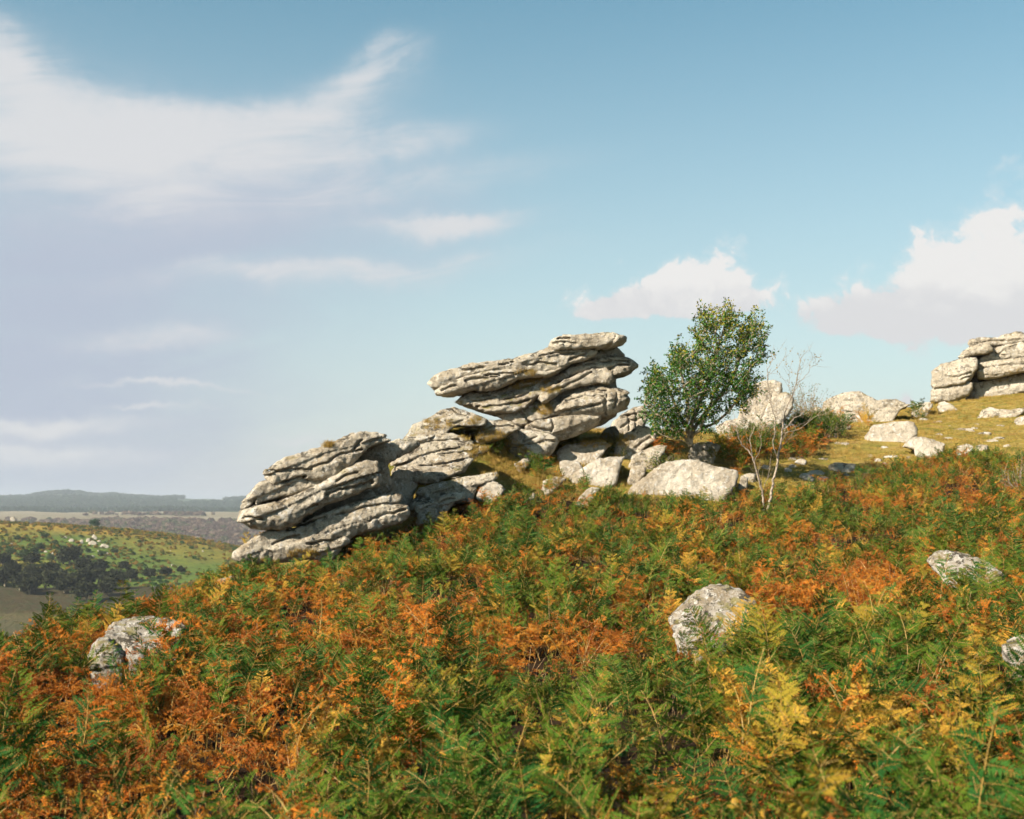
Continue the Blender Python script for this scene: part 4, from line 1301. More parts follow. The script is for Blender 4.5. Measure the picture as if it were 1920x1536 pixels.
def bracken(extra):
    n = 230000
    x = rng.uniform(-17, 19, n)
    y = rng.uniform(2.9, 31, n)
    px0 = 960 + FPX * x / y
    keep = (np.abs(x) < 0.46 * y + 1.6)
    x, y = x[keep], y[keep]
    z = ground_z(x, y)
    k = fern_here(x, y, z)
    x, y, z = x[k], y[k], z[k]
    px, py = proj(np.stack([x, y, z], -1))
    # denser close by; clumps and openings
    dn = fbm2(x, y, 1.3, 3, 21.0)
    pr = np.clip(0.47 + (dn - 0.5) * 4.2, 0.05, 1) * np.interp(y, [4.5, 8], [0.9, 1.0])
    k = rng.random(len(x)) < pr
    # openings in front of the boulders and the dark hollow at the bottom
    for bx, by, rr in [(985, 1500, 55), (1240, 1490, 30)]:
        k &= ~(((px - bx) / (rr * 1.5)) ** 2 + ((py - 60 - by) / rr) ** 2 < 1)
    x, y, z, px, py = x[k], y[k], z[k], px[k], py[k]
    # height factor: lower where a boulder should show
    hf = np.ones(len(x))
    hf *= np.interp(y, [3.5, 5, 8, 14, 22, 30], [1.03, 1.05, .98, .92, .85, .75])
    for bx, d, w, dep in [(275, 10.4, 60, 0.35), (1270, 24.0, 110, 1.3), (1815, 12.6, 60, .35), (425, 18.5, 35, 1.5)]:
        inb = (np.abs(px - bx) < w) & (y > d - dep) & (y < d + 0.7)
        hf[inb] *= np.clip(0.42 + 0.5 * (d - 0.2 - y[inb]) / dep, 0.3, 0.85)
    for bx, d, w, dep in [(1320, 10.5, 75, .7), (260, 9.9, 110, .6), (1905, 7.9, 60, .7)]:
        inb = (np.abs(px - bx) < w) & (y > d - dep) & (y < d)
        hf[inb] *= 1.3
    drop = (hf < 0.36) & (rng.random(len(x)) < 0.45)
    # stay clear of rock
    d0 = Vector((0, 0, -1))
    for i in range(len(x)):
        if y[i] > 7.5:
            h_ = ROCK_BVH.ray_cast(Vector((x[i], y[i], 12)), d0, 14)
            if h_[0] is not None and h_[0].z > z[i] + 0.03:
                drop[i] = True
    k = ~drop
    x, y, z, px, py, hf = (q[k] for q in (x, y, z, px, py, hf))
    n = len(x)
    # colour: patches of green, yellow, orange and dead brown
    pz = fbm2(x, y, 0.55, 3, 33.0) - 0.5
    pz2 = fbm2(x, y, 2.0, 2, 41.0) - 0.5
    bump = lambda cx, cy, w, h: np.exp(-((px - cx) / w) ** 2 - ((py - cy) / h) ** 2)
    dead = 0.46 + pz * 1.4 + pz2 * 1.5 + 0.12 * bump(900, 1130, 900, 110)
    dead += 0.55 * bump(1600, 1160, 200, 75) + 0.16 * bump(150, 1300, 320, 120) + 0.12 * bump(700, 1260, 280, 90) + 0.25 * bump(1700, 960, 160, 40)
    dead -= 0.45 * bump(1600, 1330, 420, 90) + 0.38 * bump(1130, 1420, 380, 110) + 0.15 * bump(1050, 1000, 500, 60) - 0.3 * bump(1450, 1640, 240, 90)
    yel = 0.11 + (fbm2(x, y, 1.3, 2, 51.0) - 0.5) * 1.1 + 0.14 * bump(1400, 1480, 420, 120) + 0.12 * bump(750, 1450, 250, 80)
    u, w = rng.random(n), rng.random(n)
    kind = np.where(u < dead, np.where(w < 0.55, 3, 4), np.where(w < yel, 2, np.where(rng.random(n) < 0.55, 0, 1)))
    idx = kind * NV + rng.integers(0, NV, n)
    stalk = rng.random(n) < 0.03
    idx[stalk] = 5 * NV
    tilt = np.where(kind >= 3, 0.40, 0.20)
    rot = np.stack([rng.normal(0, 1, n) * tilt, rng.normal(0, 1, n) * tilt, rng.uniform(0, 2 * math.pi, n)], 1)
    fallen = (kind >= 3) & (rng.random(n) < 0.14)
    rot[fallen, 0] = rng.choice([-1, 1], fallen.sum()) * rng.uniform(0.9, 1.5, fallen.sum())
    clump = fbm2(x, y, 1.7, 2, 77.0)
    scl = hf * (0.36 + 0.44 * rng.random(n) ** 1.6) * np.clip(1.0 + (clump - 0.5) * 2.2, 0.6, 1.3)
    z = z - 0.02
    # the 300 that show largest stand as plants of their own
    fx, fy = proj(np.stack([x, y, z + 0.55 * scl], -1))
    infr = (fx > -20) & (fx < 1940) & (fy < 1536) & (fy > 900) & (idx < 5 * NV)
    order = np.argsort(np.where(infr, y / scl, 1e9))
    near = order[:300]
    words = {'green': "green", 'teal': "dark green", 'yellow': "yellow", 'orange': "orange", 'brown': "curled brown"}
    for i in near:
        sm, bm_ = FRONDS[idx[i]]
        e = empty('bracken_frond', (x[i], y[i], z[i]))
        e.rotation_euler = rot[i]
        e.scale = (scl[i],) * 3
        cols_ = ["far bottom left corner", "bottom edge below the two left boulders", "bottom edge at left centre", "bottom edge just left of the middle",
                 "bottom edge just right of the middle", "bottom edge below the grey boulder", "bottom edge at right centre", "far bottom right corner"]
        zone = cols_[int(np.clip(fx[i] // 240, 0, 7))]
        row = "lowest, nearest row" if fy[i] > 1430 else "second row back"
        wd = ("tall " if scl[i] > 0.85 else "low ") + words[KIND_OF[idx[i]]]
        tag(e, f"{wd} bracken frond, {row}, {zone}", 'fern', f"{wd} fronds, {row}, {zone}")
        link('stalk', sm, e)
        link('blade', bm_, e)
    rest = np.ones(n, bool)
    rest[near] = False
    o = scatter('bracken', PROTO, np.concatenate([np.stack([x, y, z], 1)[rest], extra[0]]), np.concatenate([rot[rest], extra[1]]),
                np.concatenate([scl[rest], extra[2]]), np.concatenate([idx[rest], extra[3]]))
    o['category'] = 'bracken'
    o['label'] = "thick autumn bracken covering the slope, green mixed with orange and brown"
    print("bracken", n, time.time() - T0)


# patches of bracken higher up among the rocks
def fern_patches():
    pos, rot, scl, idx = [], [], [], []
    for cx, cy, w, h, n, cols in [(1370, 880, 45, 26, 60, (3, 4, 0, 2)), (1250, 868, 30, 12, 26, (3, 4, 1)), (1420, 845, 60, 22, 60, (4, 0, 1, 3)), (1500, 850, 40, 22, 50, (1, 4, 0, 3)), (1030, 905, 30, 12, 14, (1, 0, 3)), (1185, 905, 12, 12, 6, (1, 0)),
                                  (935, 860, 22, 10, 3, (0, 1)), (905, 845, 16, 8, 3, (1, 0)), (820, 890, 22, 8, 8, (1, 1, 0)), (1560, 800, 30, 14, 30, (3, 0, 1, 2)), (1625, 800, 16, 8, 8, (3, 2)), (1720, 790, 18, 8, 10, (1, 2)),
                                  (1230, 905, 14, 14, 5, (3, 0)), (1140, 870, 30, 8, 4, (0, 2)), (1480, 800, 50, 20, 40, (1, 0, 4)), (1540, 815, 50, 16, 50, (4, 1, 0, 1)), (1330, 850, 30, 12, 30, (3, 0, 4)), (1400, 800, 60, 8, 30, (1, 0, 4)), (560, 1035, 40, 12, 22, (3, 2, 4)), (640, 1040, 40, 12, 20, (0, 3, 2)), (480, 1060, 30, 10, 16, (3, 2))]:
        for _ in range(n * 3):
            a, r_ = rng.uniform(0, 6.28), math.sqrt(rng.random())
            p, on = hit(cx + w * r_ * math.cos(a), cy + h * r_ * math.sin(a))
            if p is None or on:
                continue
            pos.append((p[0], p[1], float(ground_z(p[0], p[1])) - 0.02))
            rot.append((rng.normal(0, .15), rng.normal(0, .15), rng.uniform(0, 6.28)))
            scl.append(rng.uniform(.5, 1.0))
            idx.append(int(rng.choice(cols)) * NV + rng.integers(0, NV))
    return [np.array(q) for q in (pos, rot, scl, idx)]


bracken(fern_patches())

# ------------------------------------------------------------------ grass
def tuft(seed, nb, hgt, spread, wid, lean):
    rs = np.random.default_rng(seed)
    v, f = [], []
    for _ in range(nb):
        a = rs.uniform(0, 6.28)
        r_ = spread * math.sqrt(rs.random())
        b0 = np.array([r_ * math.cos(a), r_ * math.sin(a), -0.01])
        a2 = a + rs.normal(0, .8)
        L_ = hgt * rs.uniform(.55, 1.15)
        ln = lean * rs.uniform(.4, 1.5)
        out = np.array([math.cos(a2), math.sin(a2), 0])
        sd = np.array([-math.sin(a2), math.cos(a2), 0]) * wid
        m = b0 + out * L_ * ln * .3 + np.array([0, 0, L_ * .6])
        t = b0 + out * L_ * ln + np.array([0, 0, L_ * (.95 - .3 * ln)])
        i = len(v)
        v += [b0 - sd, b0 + sd, m + sd * .8, m - sd * .8, t]
        f += [(i, i + 1, i + 2), (i, i + 2, i + 3), (i + 3, i + 2, i + 4)]
    return v, f


GPROTO = []
for s in range(3):
    v, f = tuft(s, 26, 0.17, 0.09, 0.0035, 0.6)
    GPROTO.append(bpy.data.objects.new('grass_source', mesh_np('dry_tuft', v, f, MAT_GRASS_DRY, False)))
for s in range(3):
    v, f = tuft(10 + s, 30, 0.06, 0.13, 0.0045, 0.9)
    GPROTO.append(bpy.data.objects.new('grass_source', mesh_np('turf_tuft', v, f, MAT_TURF, False)))


def grass():
    n = 70000
    x = rng.uniform(-9, 27, n)
    y = rng.uniform(21, 64, n)
    z = ground_z(x, y)
    px, py = proj(np.stack([x, y, z], -1))
    t = np.interp(px, FERN_TOP[:, 0], FERN_TOP[:, 1])
    k = (py < t + 25) & (px > 690) & (px < 2050) & (py > 690)
    x, y, z, px = x[k], y[k], z[k], px[k]
    left = px < 1320
    sel = np.where(left, rng.random(len(x)) < 0.9, rng.random(len(x)) < 0.55 + (fbm2(x, y, 0.5, 3, 71.0) - .5))
    x, y, z, left = x[sel], y[sel], z[sel], left[sel]
    n = len(x)
    tall = np.where(left, rng.random(n) < 0.7, (fbm2(x, y, 0.6, 3, 61.0) > 0.53) & (rng.random(n) < 0.75))
    idx = np.where(tall, 0, 3) + rng.integers(0, 3, n)
    scl = rng.uniform(.6, 1.2, n) * np.where(tall, 0.75, 1)
    pos = [np.stack([x, y, z], 1)]
    ids, sc_ = [idx], [scl]
    # ledges and pockets of dry grass among the slabs
    ex = []
    for cx, cy, w, h, m in [(845, 802, 50, 5, 30), (890, 790, 16, 8, 16), (905, 818, 46, 12, 120), (930, 845, 60, 22, 260), (985, 700, 22, 6, 30), (975, 725, 20, 8, 30), (1022, 770, 14, 12, 50), (1150, 822, 40, 8, 80), (1130, 832, 50, 8, 80), (950, 880, 60, 14, 160),
                            (615, 836, 9, 4, 30), (570, 1040, 30, 8, 50), (500, 1058, 30, 8, 40), (1035, 735, 20, 8, 30), (1010, 715, 24, 6, 30), (1000, 900, 60, 20, 160), (1768, 678, 10, 3, 20), (1880, 714, 10, 4, 16), (1905, 695, 20, 6, 20),
                            (850, 756, 20, 4, 12), (830, 792, 40, 4, 22), (1755, 755, 8, 8, 14), (820, 768, 16, 3, 6)]:
        for _ in range(m):
            a, r_ = rng.uniform(0, 6.28), math.sqrt(rng.random())
            p, on = hit(cx + w * r_ * math.cos(a), cy + h * r_ * math.sin(a))
            if p is not None and p[1] < 70:
                ex.append(p)
    ex = np.array(ex)
    pos.append(ex)
    ids.append(rng.integers(0, 3, len(ex)))
    sc_.append(rng.uniform(.3, .7, len(ex)))
    pos, ids, sc_ = np.concatenate(pos), np.concatenate(ids), np.concatenate(sc_)
    rot = np.stack([rng.normal(0, .12, len(pos)), rng.normal(0, .12, len(pos)), rng.uniform(0, 6.28, len(pos))], 1)
    o = scatter('grass', GPROTO, pos, rot, sc_, ids)
    o['label'] = "yellow turf and dry golden grass between the rocks"
    o['category'] = 'grass'
    print("grass", len(pos), time.time() - T0)


grass()

# ------------------------------------------------------------------ trees
def tube_mesh(paths, n=6):
    """paths: list of (points, radii)"""
    v, f = [], []
    for pts, rad in paths:
        pts = np.asarray(pts, float)
        k = len(pts)
        if k < 2:
            continue
        i0 = len(v)
        nn = n if max(rad) > 0.012 else 3
        tg = np.gradient(pts, axis=0)
        tg /= np.linalg.norm(tg, axis=1)[:, None] + 1e-9
        u = np.cross(tg[0], [0.31, 0.77, 0.2])
        for j in range(k):
            u = u - tg[j] * (u @ tg[j])
            u /= np.linalg.norm(u) + 1e-9
            w = np.cross(tg[j], u)
            for q in range(nn):
                a = 2 * math.pi * q / nn
                v.append(pts[j] + (u * math.cos(a) + w * math.sin(a)) * rad[j])
        for j in range(k - 1):
            for q in range(nn):
                a, b_ = i0 + j * nn + q, i0 + j * nn + (q + 1) % nn
                f.append((a, b_, b_ + nn, a + nn))
    return v, f


def smooth_path(pts, m=4):
    """Catmull-Rom through the points"""
    p = np.asarray(pts, float)
    p = np.concatenate([[2 * p[0] - p[1]], p, [2 * p[-1] - p[-2]]])
    out = []
    for i in range(1, len(p) - 2):
        for t in np.linspace(0, 1, m, endpoint=False):
            out.append(.5 * ((2 * p[i]) + (-p[i - 1] + p[i + 1]) * t + (2 * p[i - 1] - 5 * p[i] + 4 * p[i + 1] - p[i + 2]) * t ** 2 + (-p[i - 1] + 3 * p[i] - 3 * p[i + 1] + p[i + 2]) * t ** 3))
    out.append(p[-2])
    return np.array(out)


def leaf_cloud(pts, dirs, L, W, cols, rs, fold=0.35):
    """one pointed leaf (two folded faces) per point"""
    n = len(pts)
    d = dirs / (np.linalg.norm(dirs, axis=1)[:, None] + 1e-9)
    s = np.cross(d, rs.normal(0, 1, (n, 3)))
    s /= np.linalg.norm(s, axis=1)[:, None] + 1e-9
    nn = np.cross(s, d)
    L = np.asarray(L)[:, None]
    W = np.asarray(W)[:, None]
    mid = pts + d * L * .5
    v = np.stack([pts, mid + s * W + nn * W * fold, pts + d * L, mid - s * W + nn * W * fold], 1).reshape(-1, 3)
    i = np.arange(n)[:, None] * 4
    f = np.concatenate([i + np.array([0, 1, 2]), i + np.array([0, 2, 3])])
    return v, f, np.repeat(cols, 4, 0)


def colonize(seeds, attract, step=0.09, infl=0.6, kill=0.13, iters=160):
    nodes = [np.array(s[0], float) for s in seeds]
    par = [s[1] for s in seeds]
    att = attract.copy()
    for _ in range(iters):
        if not len(att):
            break
        A = np.array(nodes)
        d2 = ((att[:, None, :] - A[None]) ** 2).sum(2)
        near = d2.argmin(1)
        dm = np.sqrt(d2[np.arange(len(att)), near])
        on = dm < infl
        if not on.any():
            infl *= 1.3
            if infl > 3:
                break
            continue
        new = {}
        for a, k in zip(att[on], near[on]):
            dv = a - nodes[k]
            new.setdefault(k, []).append(dv / (np.linalg.norm(dv) + 1e-9))
        for k, dl in new.items():
            dv = np.sum(dl, 0) + rng.normal(0, .25, 3) + np.array([0.05, 0, .12])
            dv /= np.linalg.norm(dv) + 1e-9
            nodes.append(nodes[k] + dv * step)
            par.append(k)
        A2 = np.array(nodes[len(A):])
        dd = ((att[:, None, :] - A2[None]) ** 2).sum(2).min(1)
        att = att[dd > kill ** 2]
        if len(nodes) > 9000:
            break
    return np.array(nodes), np.array(par)


def poly_inside(pts, q):
    pts = np.asarray(pts, float)
    ins = np.zeros(len(q), bool)
    for i in range(len(pts)):
        (ax, ay), (bx, by) = pts[i], pts[(i + 1) % len(pts)]
        c = (ay <= q[:, 1]) != (by <= q[:, 1])
        with np.errstate(divide='ignore', invalid='ignore'):
            c &= q[:, 0] < (bx - ax) * (q[:, 1] - ay) / (by - ay + 1e-12) + ax
        ins ^= c
    return ins


def holly():
    d = 26.9
    ox, oy, sc = REG[3]
    S3 = lambda x, y, dd=0.0: P(ox + x * sc, oy + y * sc, d + dd)
    outline = [(140, 610), (185, 595), (240, 560), (255, 500), (285, 455), (335, 430), (350, 385), (405, 350), (440, 250), (480, 195), (560, 160), (600, 125), (680, 145), (780, 95), (800, 165), (880, 155), (990, 150), (1000, 230),
               (1025, 330), (1015, 430), (940, 450), (985, 505), (950, 560), (880, 600), (900, 660), (950, 700), (880, 755), (820, 820), (760, 850), (710, 890), (650, 900), (600, 880), (540, 900), (470, 940), (400, 930),
               (330, 960), (260, 960), (190, 940), (180, 880), (150, 800), (138, 700)]
    holes = [(800, 520, 60, 60), (700, 830, 60, 50), (320, 620, 22, 40), (900, 480, 50, 25), (520, 420, 20, 30)]
    rs = np.random.default_rng(5)
    q = np.stack([rs.uniform(130, 1040, 60000), rs.uniform(90, 1000, 60000)], 1)
    q = q[poly_inside(outline, q)]
    for hx, hy, hw, hh in holes:
        q = q[((q[:, 0] - hx) / hw) ** 2 + ((q[:, 1] - hy) / hh) ** 2 > rs.uniform(0.3, 1.2, len(q))]
    # foliage gathers in sprays with gaps between them
    cen = q[rs.choice(len(q), 84, replace=False)]
    extra = np.array([(200, 900), (250, 930), (320, 930), (400, 940), (190, 820), (170, 700), (250, 760), (470, 900), (960, 480), (930, 690), (860, 740), (780, 820), (985, 200), (780, 120), (590, 140), (640, 860), (300, 1000), (380, 1020), (230, 970), (600, 960), (420, 980), (330, 900), (540, 930)], float)
    cen = np.concatenate([cen, extra])
    cen = (cen - [560, 700]) * [0.90, 0.86] + [560, 705]
    pts_ = []
    for c in cen:
        m = rs.integers(18, 60)
        pts_.append(c + rs.normal(0, 1, (m, 2)) * [rs.uniform(14, 34), rs.uniform(22, 46)])
    q = np.concatenate(pts_)
    q = q[rs.permutation(len(q))]
    base = S3(490, 1085)
    zc = 1 - np.abs((q[:, 1] - 550) / 560)
    dep = rs.uniform(-1, 1, len(q)) * (0.35 + 0.8 * np.clip(zc, 0, 1))
    att = np.array([S3(x, y, dd) for (x, y), dd in zip(q, dep)])
    limbs = [[(490, 1085, 0), (470, 1050, 0), (420, 985, -.15), (340, 920, -.3), (240, 850, -.3), (175, 790, -.25)], [(490, 1085, 0), (440, 1050, -.2), (380, 1035, -.35), (290, 1005, -.4), (230, 950, -.4)],
             [(490, 1085, 0), (500, 1030, 0), (520, 1000, -.1), (560, 975, -.15), (575, 915, -.2), (610, 840, -.1), (650, 740, 0)], [(490, 1085, 0), (480, 1020, 0), (465, 950, -.1), (475, 870, -.2), (470, 760, -.3), (440, 640, -.2)],
             [(490, 1085, 0), (495, 1020, .1), (500, 930, .2), (540, 820, .3), (590, 700, .35), (640, 560, .3), (680, 420, .2)], [(490, 1085, 0), (510, 1010, .1), (580, 960, .2), (650, 930, .2), (740, 860, .1), (820, 760, .1)],
             [(490, 1085, 0), (485, 1000, .1), (430, 900, .3), (380, 780, .5), (330, 650, .4)], [(490, 1085, 0), (505, 1000, .2), (560, 900, .45), (680, 760, .6), (780, 620, .5), (830, 480, .3)]]
    seeds = [(base, -1)]
    for L_ in limbs:
        pth = smooth_path([S3(*c) for c in L_], 4)
        k = 0
        for p in pth[1:]:
            seeds.append((p, k))
            k = len(seeds) - 1
    nodes, par = colonize(seeds, att, 0.085, 0.7, 0.095, 140)
    kid_n = np.bincount(par[par >= 0], minlength=len(nodes))
    nodes, par = list(nodes), list(par)
    ctr = att.mean(0)
    for i in range(len(seeds), len(kid_n)):
        if kid_n[i] == 0 and rs.random() < 0.6:
            k = i
            dv = nodes[i] - nodes[par[i]]
            dv = dv / (np.linalg.norm(dv) + 1e-9) * 0.7 + (nodes[i] - ctr) * 0.25 + np.array([.15, 0, .35])
            for _ in range(rs.integers(1, 4)):
                dv = dv / np.linalg.norm(dv) + rs.normal(0, .2, 3)
                nodes.append(nodes[k] + dv / np.linalg.norm(dv) * 0.075)
                par.append(k)
                k = len(nodes) - 1
    nodes, par = np.array(nodes), np.array(par)
    n = len(nodes)
    cnt = np.zeros(n)
    kids = [[] for _ in range(n)]
    for i in range(1, n):
        kids[par[i]].append(i)
    tips = np.array([len(k) == 0 for k in kids])
    cnt[tips] = 1
    # children may precede in index order only through parents, so a reverse sweep is enough
    for i in range(n - 1, 0, -1):
        cnt[par[i]] += cnt[i]
    rad = np.clip(0.0042 * cnt ** 0.46, 0.004, 0.075)
    paths = []
    done = np.zeros(n, bool)
    for i in range(1, n):
        if done[i]:
            continue
        ch = [par[i], i]
        rr = [min(rad[par[i]], rad[i] * 1.25), rad[i]]
        done[i] = True
        c = i
        while kids[c]:
            nx = max(kids[c], key=lambda k: cnt[k])
            if done[nx]:
                break
            ch.append(nx)
            rr.append(rad[nx])
            done[nx] = True
            c = nx
        paths.append((nodes[ch], rr))
    tree = empty('holly_tree', base)
    tag(tree, "windswept leafy green tree rooted between the rocks, tallest on the slope", 'tree')
    thick = [p for p in paths if max(p[1]) > 0.016]
    thin = [p for p in paths if max(p[1]) <= 0.016]
    for nm, ps in (('trunk', thick), ('twigs', thin)):
        v, f = tube_mesh(ps)
        link(nm, mesh_np(nm, np.array(v) - base, f, MAT_BARK), tree)
    # leaves in whorls along the outer twigs
    lp, ld, lc = [], [], []
    tz = (nodes[:, 2] - base[2]) / 3.5
    for i in range(n):
        if cnt[i] > 5 or i < len(seeds):
            continue
        dv = nodes[i] - nodes[par[i]]
        m = 10 if tips[i] else 5
        for _ in range(m):
            p = nodes[i] - dv * rs.random() + rs.normal(0, .030, 3)
            dd = dv / 0.1 * 0.7 + rs.normal(0, .75, 3)
            young = rs.random() < (0.05 + 0.8 * np.clip(tz[i] - 0.42, 0, 1) + (0.18 if tips[i] else 0))
            if young:
                c = np.array([0.22, 0.19, 0.018]) * rs.uniform(.7, 1.2)
            else:
                c = np.array([0.042, 0.112, 0.016]) * rs.uniform(.45, 1.3)
            lp.append(p); ld.append(dd); lc.append(c)
    lp, ld, lc = map(np.array, (lp, ld, lc))
    m = len(lp)
    v, f, c = leaf_cloud(lp, ld, rs.uniform(.035, .078, m), rs.uniform(.011, .022, m), lc, rs)
    me = mesh_np('crown', v - base, f, MAT_TINT, False)
    color_attr(me, c)
    link('crown', me, tree)
    print("holly", n, m, time.time() - T0)


holly()


def sapling():
    d = 22.8
    ox, oy, sc = REG[3]
    S3 = lambda x, y, dd=0.0: P(ox + x * sc, oy + y * sc, d + dd)
    base = S3(1010, 1540)
    br = [([(1000, 1540, 0), (993, 1480, 0), (985, 1400, 0), (960, 1310, -.05), (930, 1200, -.1), (905, 1135, -.1), (860, 1090, -.1), (830, 1040, -.15), (812, 990, -.2), (798, 920, -.2)], .032, .006),
          ([(915, 1160, -.1), (905, 1050, -.05), (928, 950, 0), (935, 850, 0), (942, 765, .05)], .014, .003),
          ([(1020, 1540, 0), (1040, 1440, .02), (1060, 1320, .05), (1085, 1220, .08), (1100, 1120, .1), (1118, 1040, .1), (1125, 950, .12), (1140, 860, .12), (1180, 760, .15), (1215, 650, .2), (1235, 560, .2), (1250, 490, .2), (1290, 430, .25)], .036, .003),
          ([(1085, 1165, .08), (1065, 1080, 0), (1075, 960, -.05), (1065, 880, -.05), (1050, 800, -.1), (1030, 700, -.1), (1014, 600, -.1), (1040, 530, -.1), (1070, 480, -.1), (1076, 435, -.1)], .018, .003),
          ([(1016, 605, -.1), (1080, 560, -.15), (1120, 500, -.2), (1155, 465, -.2)], .006, .0025),
          ([(1112, 1015, .1), (1180, 920, 0), (1240, 872, -.1), (1320, 815, -.15), (1390, 790, -.2)], .014, .003),
          ([(1135, 1000, .1), (1250, 960, .2), (1340, 890, .3), (1440, 850, .35)], .010, .003),
          ([(1100, 1100, .1), (1160, 1040, .2), (1220, 960, .3), (1280, 920, .3)], .010, .003),
          ([(1182, 745, .15), (1165, 650, .1), (1170, 590, .1), (1143, 528, .05)], .008, .0025),
          ([(1215, 660, .2), (1280, 600, .25), (1330, 540, .3), (1378, 500, .3)], .009, .0025),
          ([(1238, 560, .2), (1300, 512, .25)], .005, .002), ([(1128, 945, .12), (1085, 865, .15), (1060, 800, .2)], .010, .003), ([(1150, 840, .12), (1200, 720, .05), (1240, 640, 0), (1255, 560, 0)], .010, .0025),
          ([(985, 1400, 0), (970, 1330, .1), (955, 1260, .15)], .010, .004), ([(1000, 1360, 0), (1025, 1290, -.1), (1040, 1240, -.1)], .009, .003), ([(1060, 800, -.1), (1000, 720, -.15), (985, 640, -.15)], .006, .002),
          ([(930, 1200, -.1), (980, 1080, -.2), (960, 980, -.2), (975, 960, -.2)], .007, .003), ([(1330, 540, .3), (1345, 500, .3), (1340, 470, .3)], .004, .002), ([(812, 985, -.2), (780, 930, -.2), (760, 880, -.25)], .006, .002)]
    rs = np.random.default_rng(9)
    t = empty('sapling', base)
    tag(t, "thin bare sapling with forked pale stems in front of the tree", 'tree')
    thick, thin, lp, ld, lc = [], [], [], [], []
    for i, (pl, r0, r1) in enumerate(br):
        p = smooth_path([S3(*c) for c in pl], 4)
        p[1:] += rs.normal(0, .008, (len(p) - 1, 3))
        rr = np.linspace(r0, r1, len(p)) * 0.74
        (thick if r0 > .013 else thin).append((p, rr))
        for j in range(2, len(p)):
            if rr[j] > .012 or rs.random() < .25:
                continue
            dv = p[j] - p[j - 1]
            dv /= np.linalg.norm(dv)
            o = dv + rs.normal(0, .55, 3) + np.array([0, 0, .25])
            o /= np.linalg.norm(o)
            L_ = rs.uniform(.08, .30)
            a = p[j]
            tw = np.array([a, a + o * L_ * .5 + rs.normal(0, .012, 3), a + o * L_ + np.array([0, 0, .03])])
            thin.append((tw, [min(rr[j] * .7, .004), .0025, .0016]))
            for _ in range(rs.integers(0, 3)):
                lp.append(tw[-1] - o * rs.uniform(0, L_) + rs.normal(0, .012, 3))
                ld.append(rs.normal(0, 1, 3) + [0, 0, -.4])
                lc.append(np.array([0.28, 0.19, 0.05]) * rs.uniform(.4, 1.2))
    for nm, ps in (('trunk', thick), ('twigs', thin)):
        v, f = tube_mesh(ps)
        link(nm, mesh_np(nm, np.array(v) - base, f, MAT_BIRCH), t)
    lp, ld, lc = map(np.array, (lp, ld, lc))
    v, f, c = leaf_cloud(lp, ld, rs.uniform(.03, .05, len(lp)), rs.uniform(.009, .014, len(lp)), lc, rs)
    me = mesh_np('leaves', v - base, f, MAT_TINT, False)
    color_attr(me, c)
    link('leaves', me, t)


sapling()


def shrub(label, px, py, d, w, h, nst, cols, seed, leaf=.04, per=16, name='shrub'):
    rs = np.random.default_rng(seed)
    p, on = hit(px, py)
    base = P(px, py, d)
    if d < 60:
        base[2] = float(ground_z(base[0], base[1]))
    t = empty(name, base)
    tag(t, label, 'shrub')
    stems, lp, ld, lc = [], [], [], []
    for _ in range(nst):
        a = rs.uniform(0, 6.28)
        r_ = w * .5 * math.sqrt(rs.random())
        tip = np.array([r_ * math.cos(a), r_ * .7 * math.sin(a), h * rs.uniform(.45, 1.05) * (1 - .45 * (r_ / (w * .5)) ** 2)])
        b0 = tip * [.25, .25, 0]
        mid = (b0 + tip) * .5 + rs.normal(0, .05, 3)
        pth = smooth_path([b0, mid, tip], 5)
        stems.append((pth, np.linspace(.009, .002, len(pth))))
        for q in pth[3:]:
            for _ in range(per // 4):
                lp.append(q + rs.normal(0, .06, 3))
                ld.append(rs.normal(0, 1, 3) + [0, 0, .4])
                lc.append(np.array(cols[rs.integers(len(cols))]) * rs.uniform(.6, 1.25))
    v, f = tube_mesh(stems, 4)
    link('stems', mesh_np('stems', v, f, MAT_BIRCH), t)
    lp, ld, lc = map(np.array, (lp, ld, lc))
    v, f, c = leaf_cloud(lp, ld, rs.uniform(.7, 1.2, len(lp)) * leaf, rs.uniform(.25, .4, len(lp)) * leaf, lc, rs)
    me = mesh_np('foliage', v, f, MAT_TINT, False)
    color_attr(me, c)
    link('foliage', me, t)


G1, G2, O1, O2, Y1 = (0.03, 0.065, 0.014), (0.06, 0.09, 0.018), (0.21, 0.105, 0.024), (0.27, 0.15, 0.035), (0.19, 0.16, 0.024)
shrub("orange and green bush behind the sapling beside the long skyline outcrop", 1515, 800, 36, 1.7, 1.5, 80, (G1, G2, O1, O2, Y1), 1)
shrub("dark green bush in the shade under the wedge-shaped rock", 1440, 860, 31, 1.6, .85, 60, (G1, G1, G2, O1), 2)
shrub("dark leafy bush at the top of the slope below the skyline outcrop", 1560, 830, 35, 1.3, .8, 50, (G1, G1, G2), 3)
shrub("twiggy orange-green bush at the right edge above the bracken", 1912, 880, 25.5, .9, .85, 46, (G2, O1, O2, Y1), 4, .03, 12)
shrub("low tangled bush beside the tree roots at the left", 1245, 862, 26.4, .9, .45, 30, (G2, Y1, G1), 6, .035)
print("shrubs", time.time() - T0)

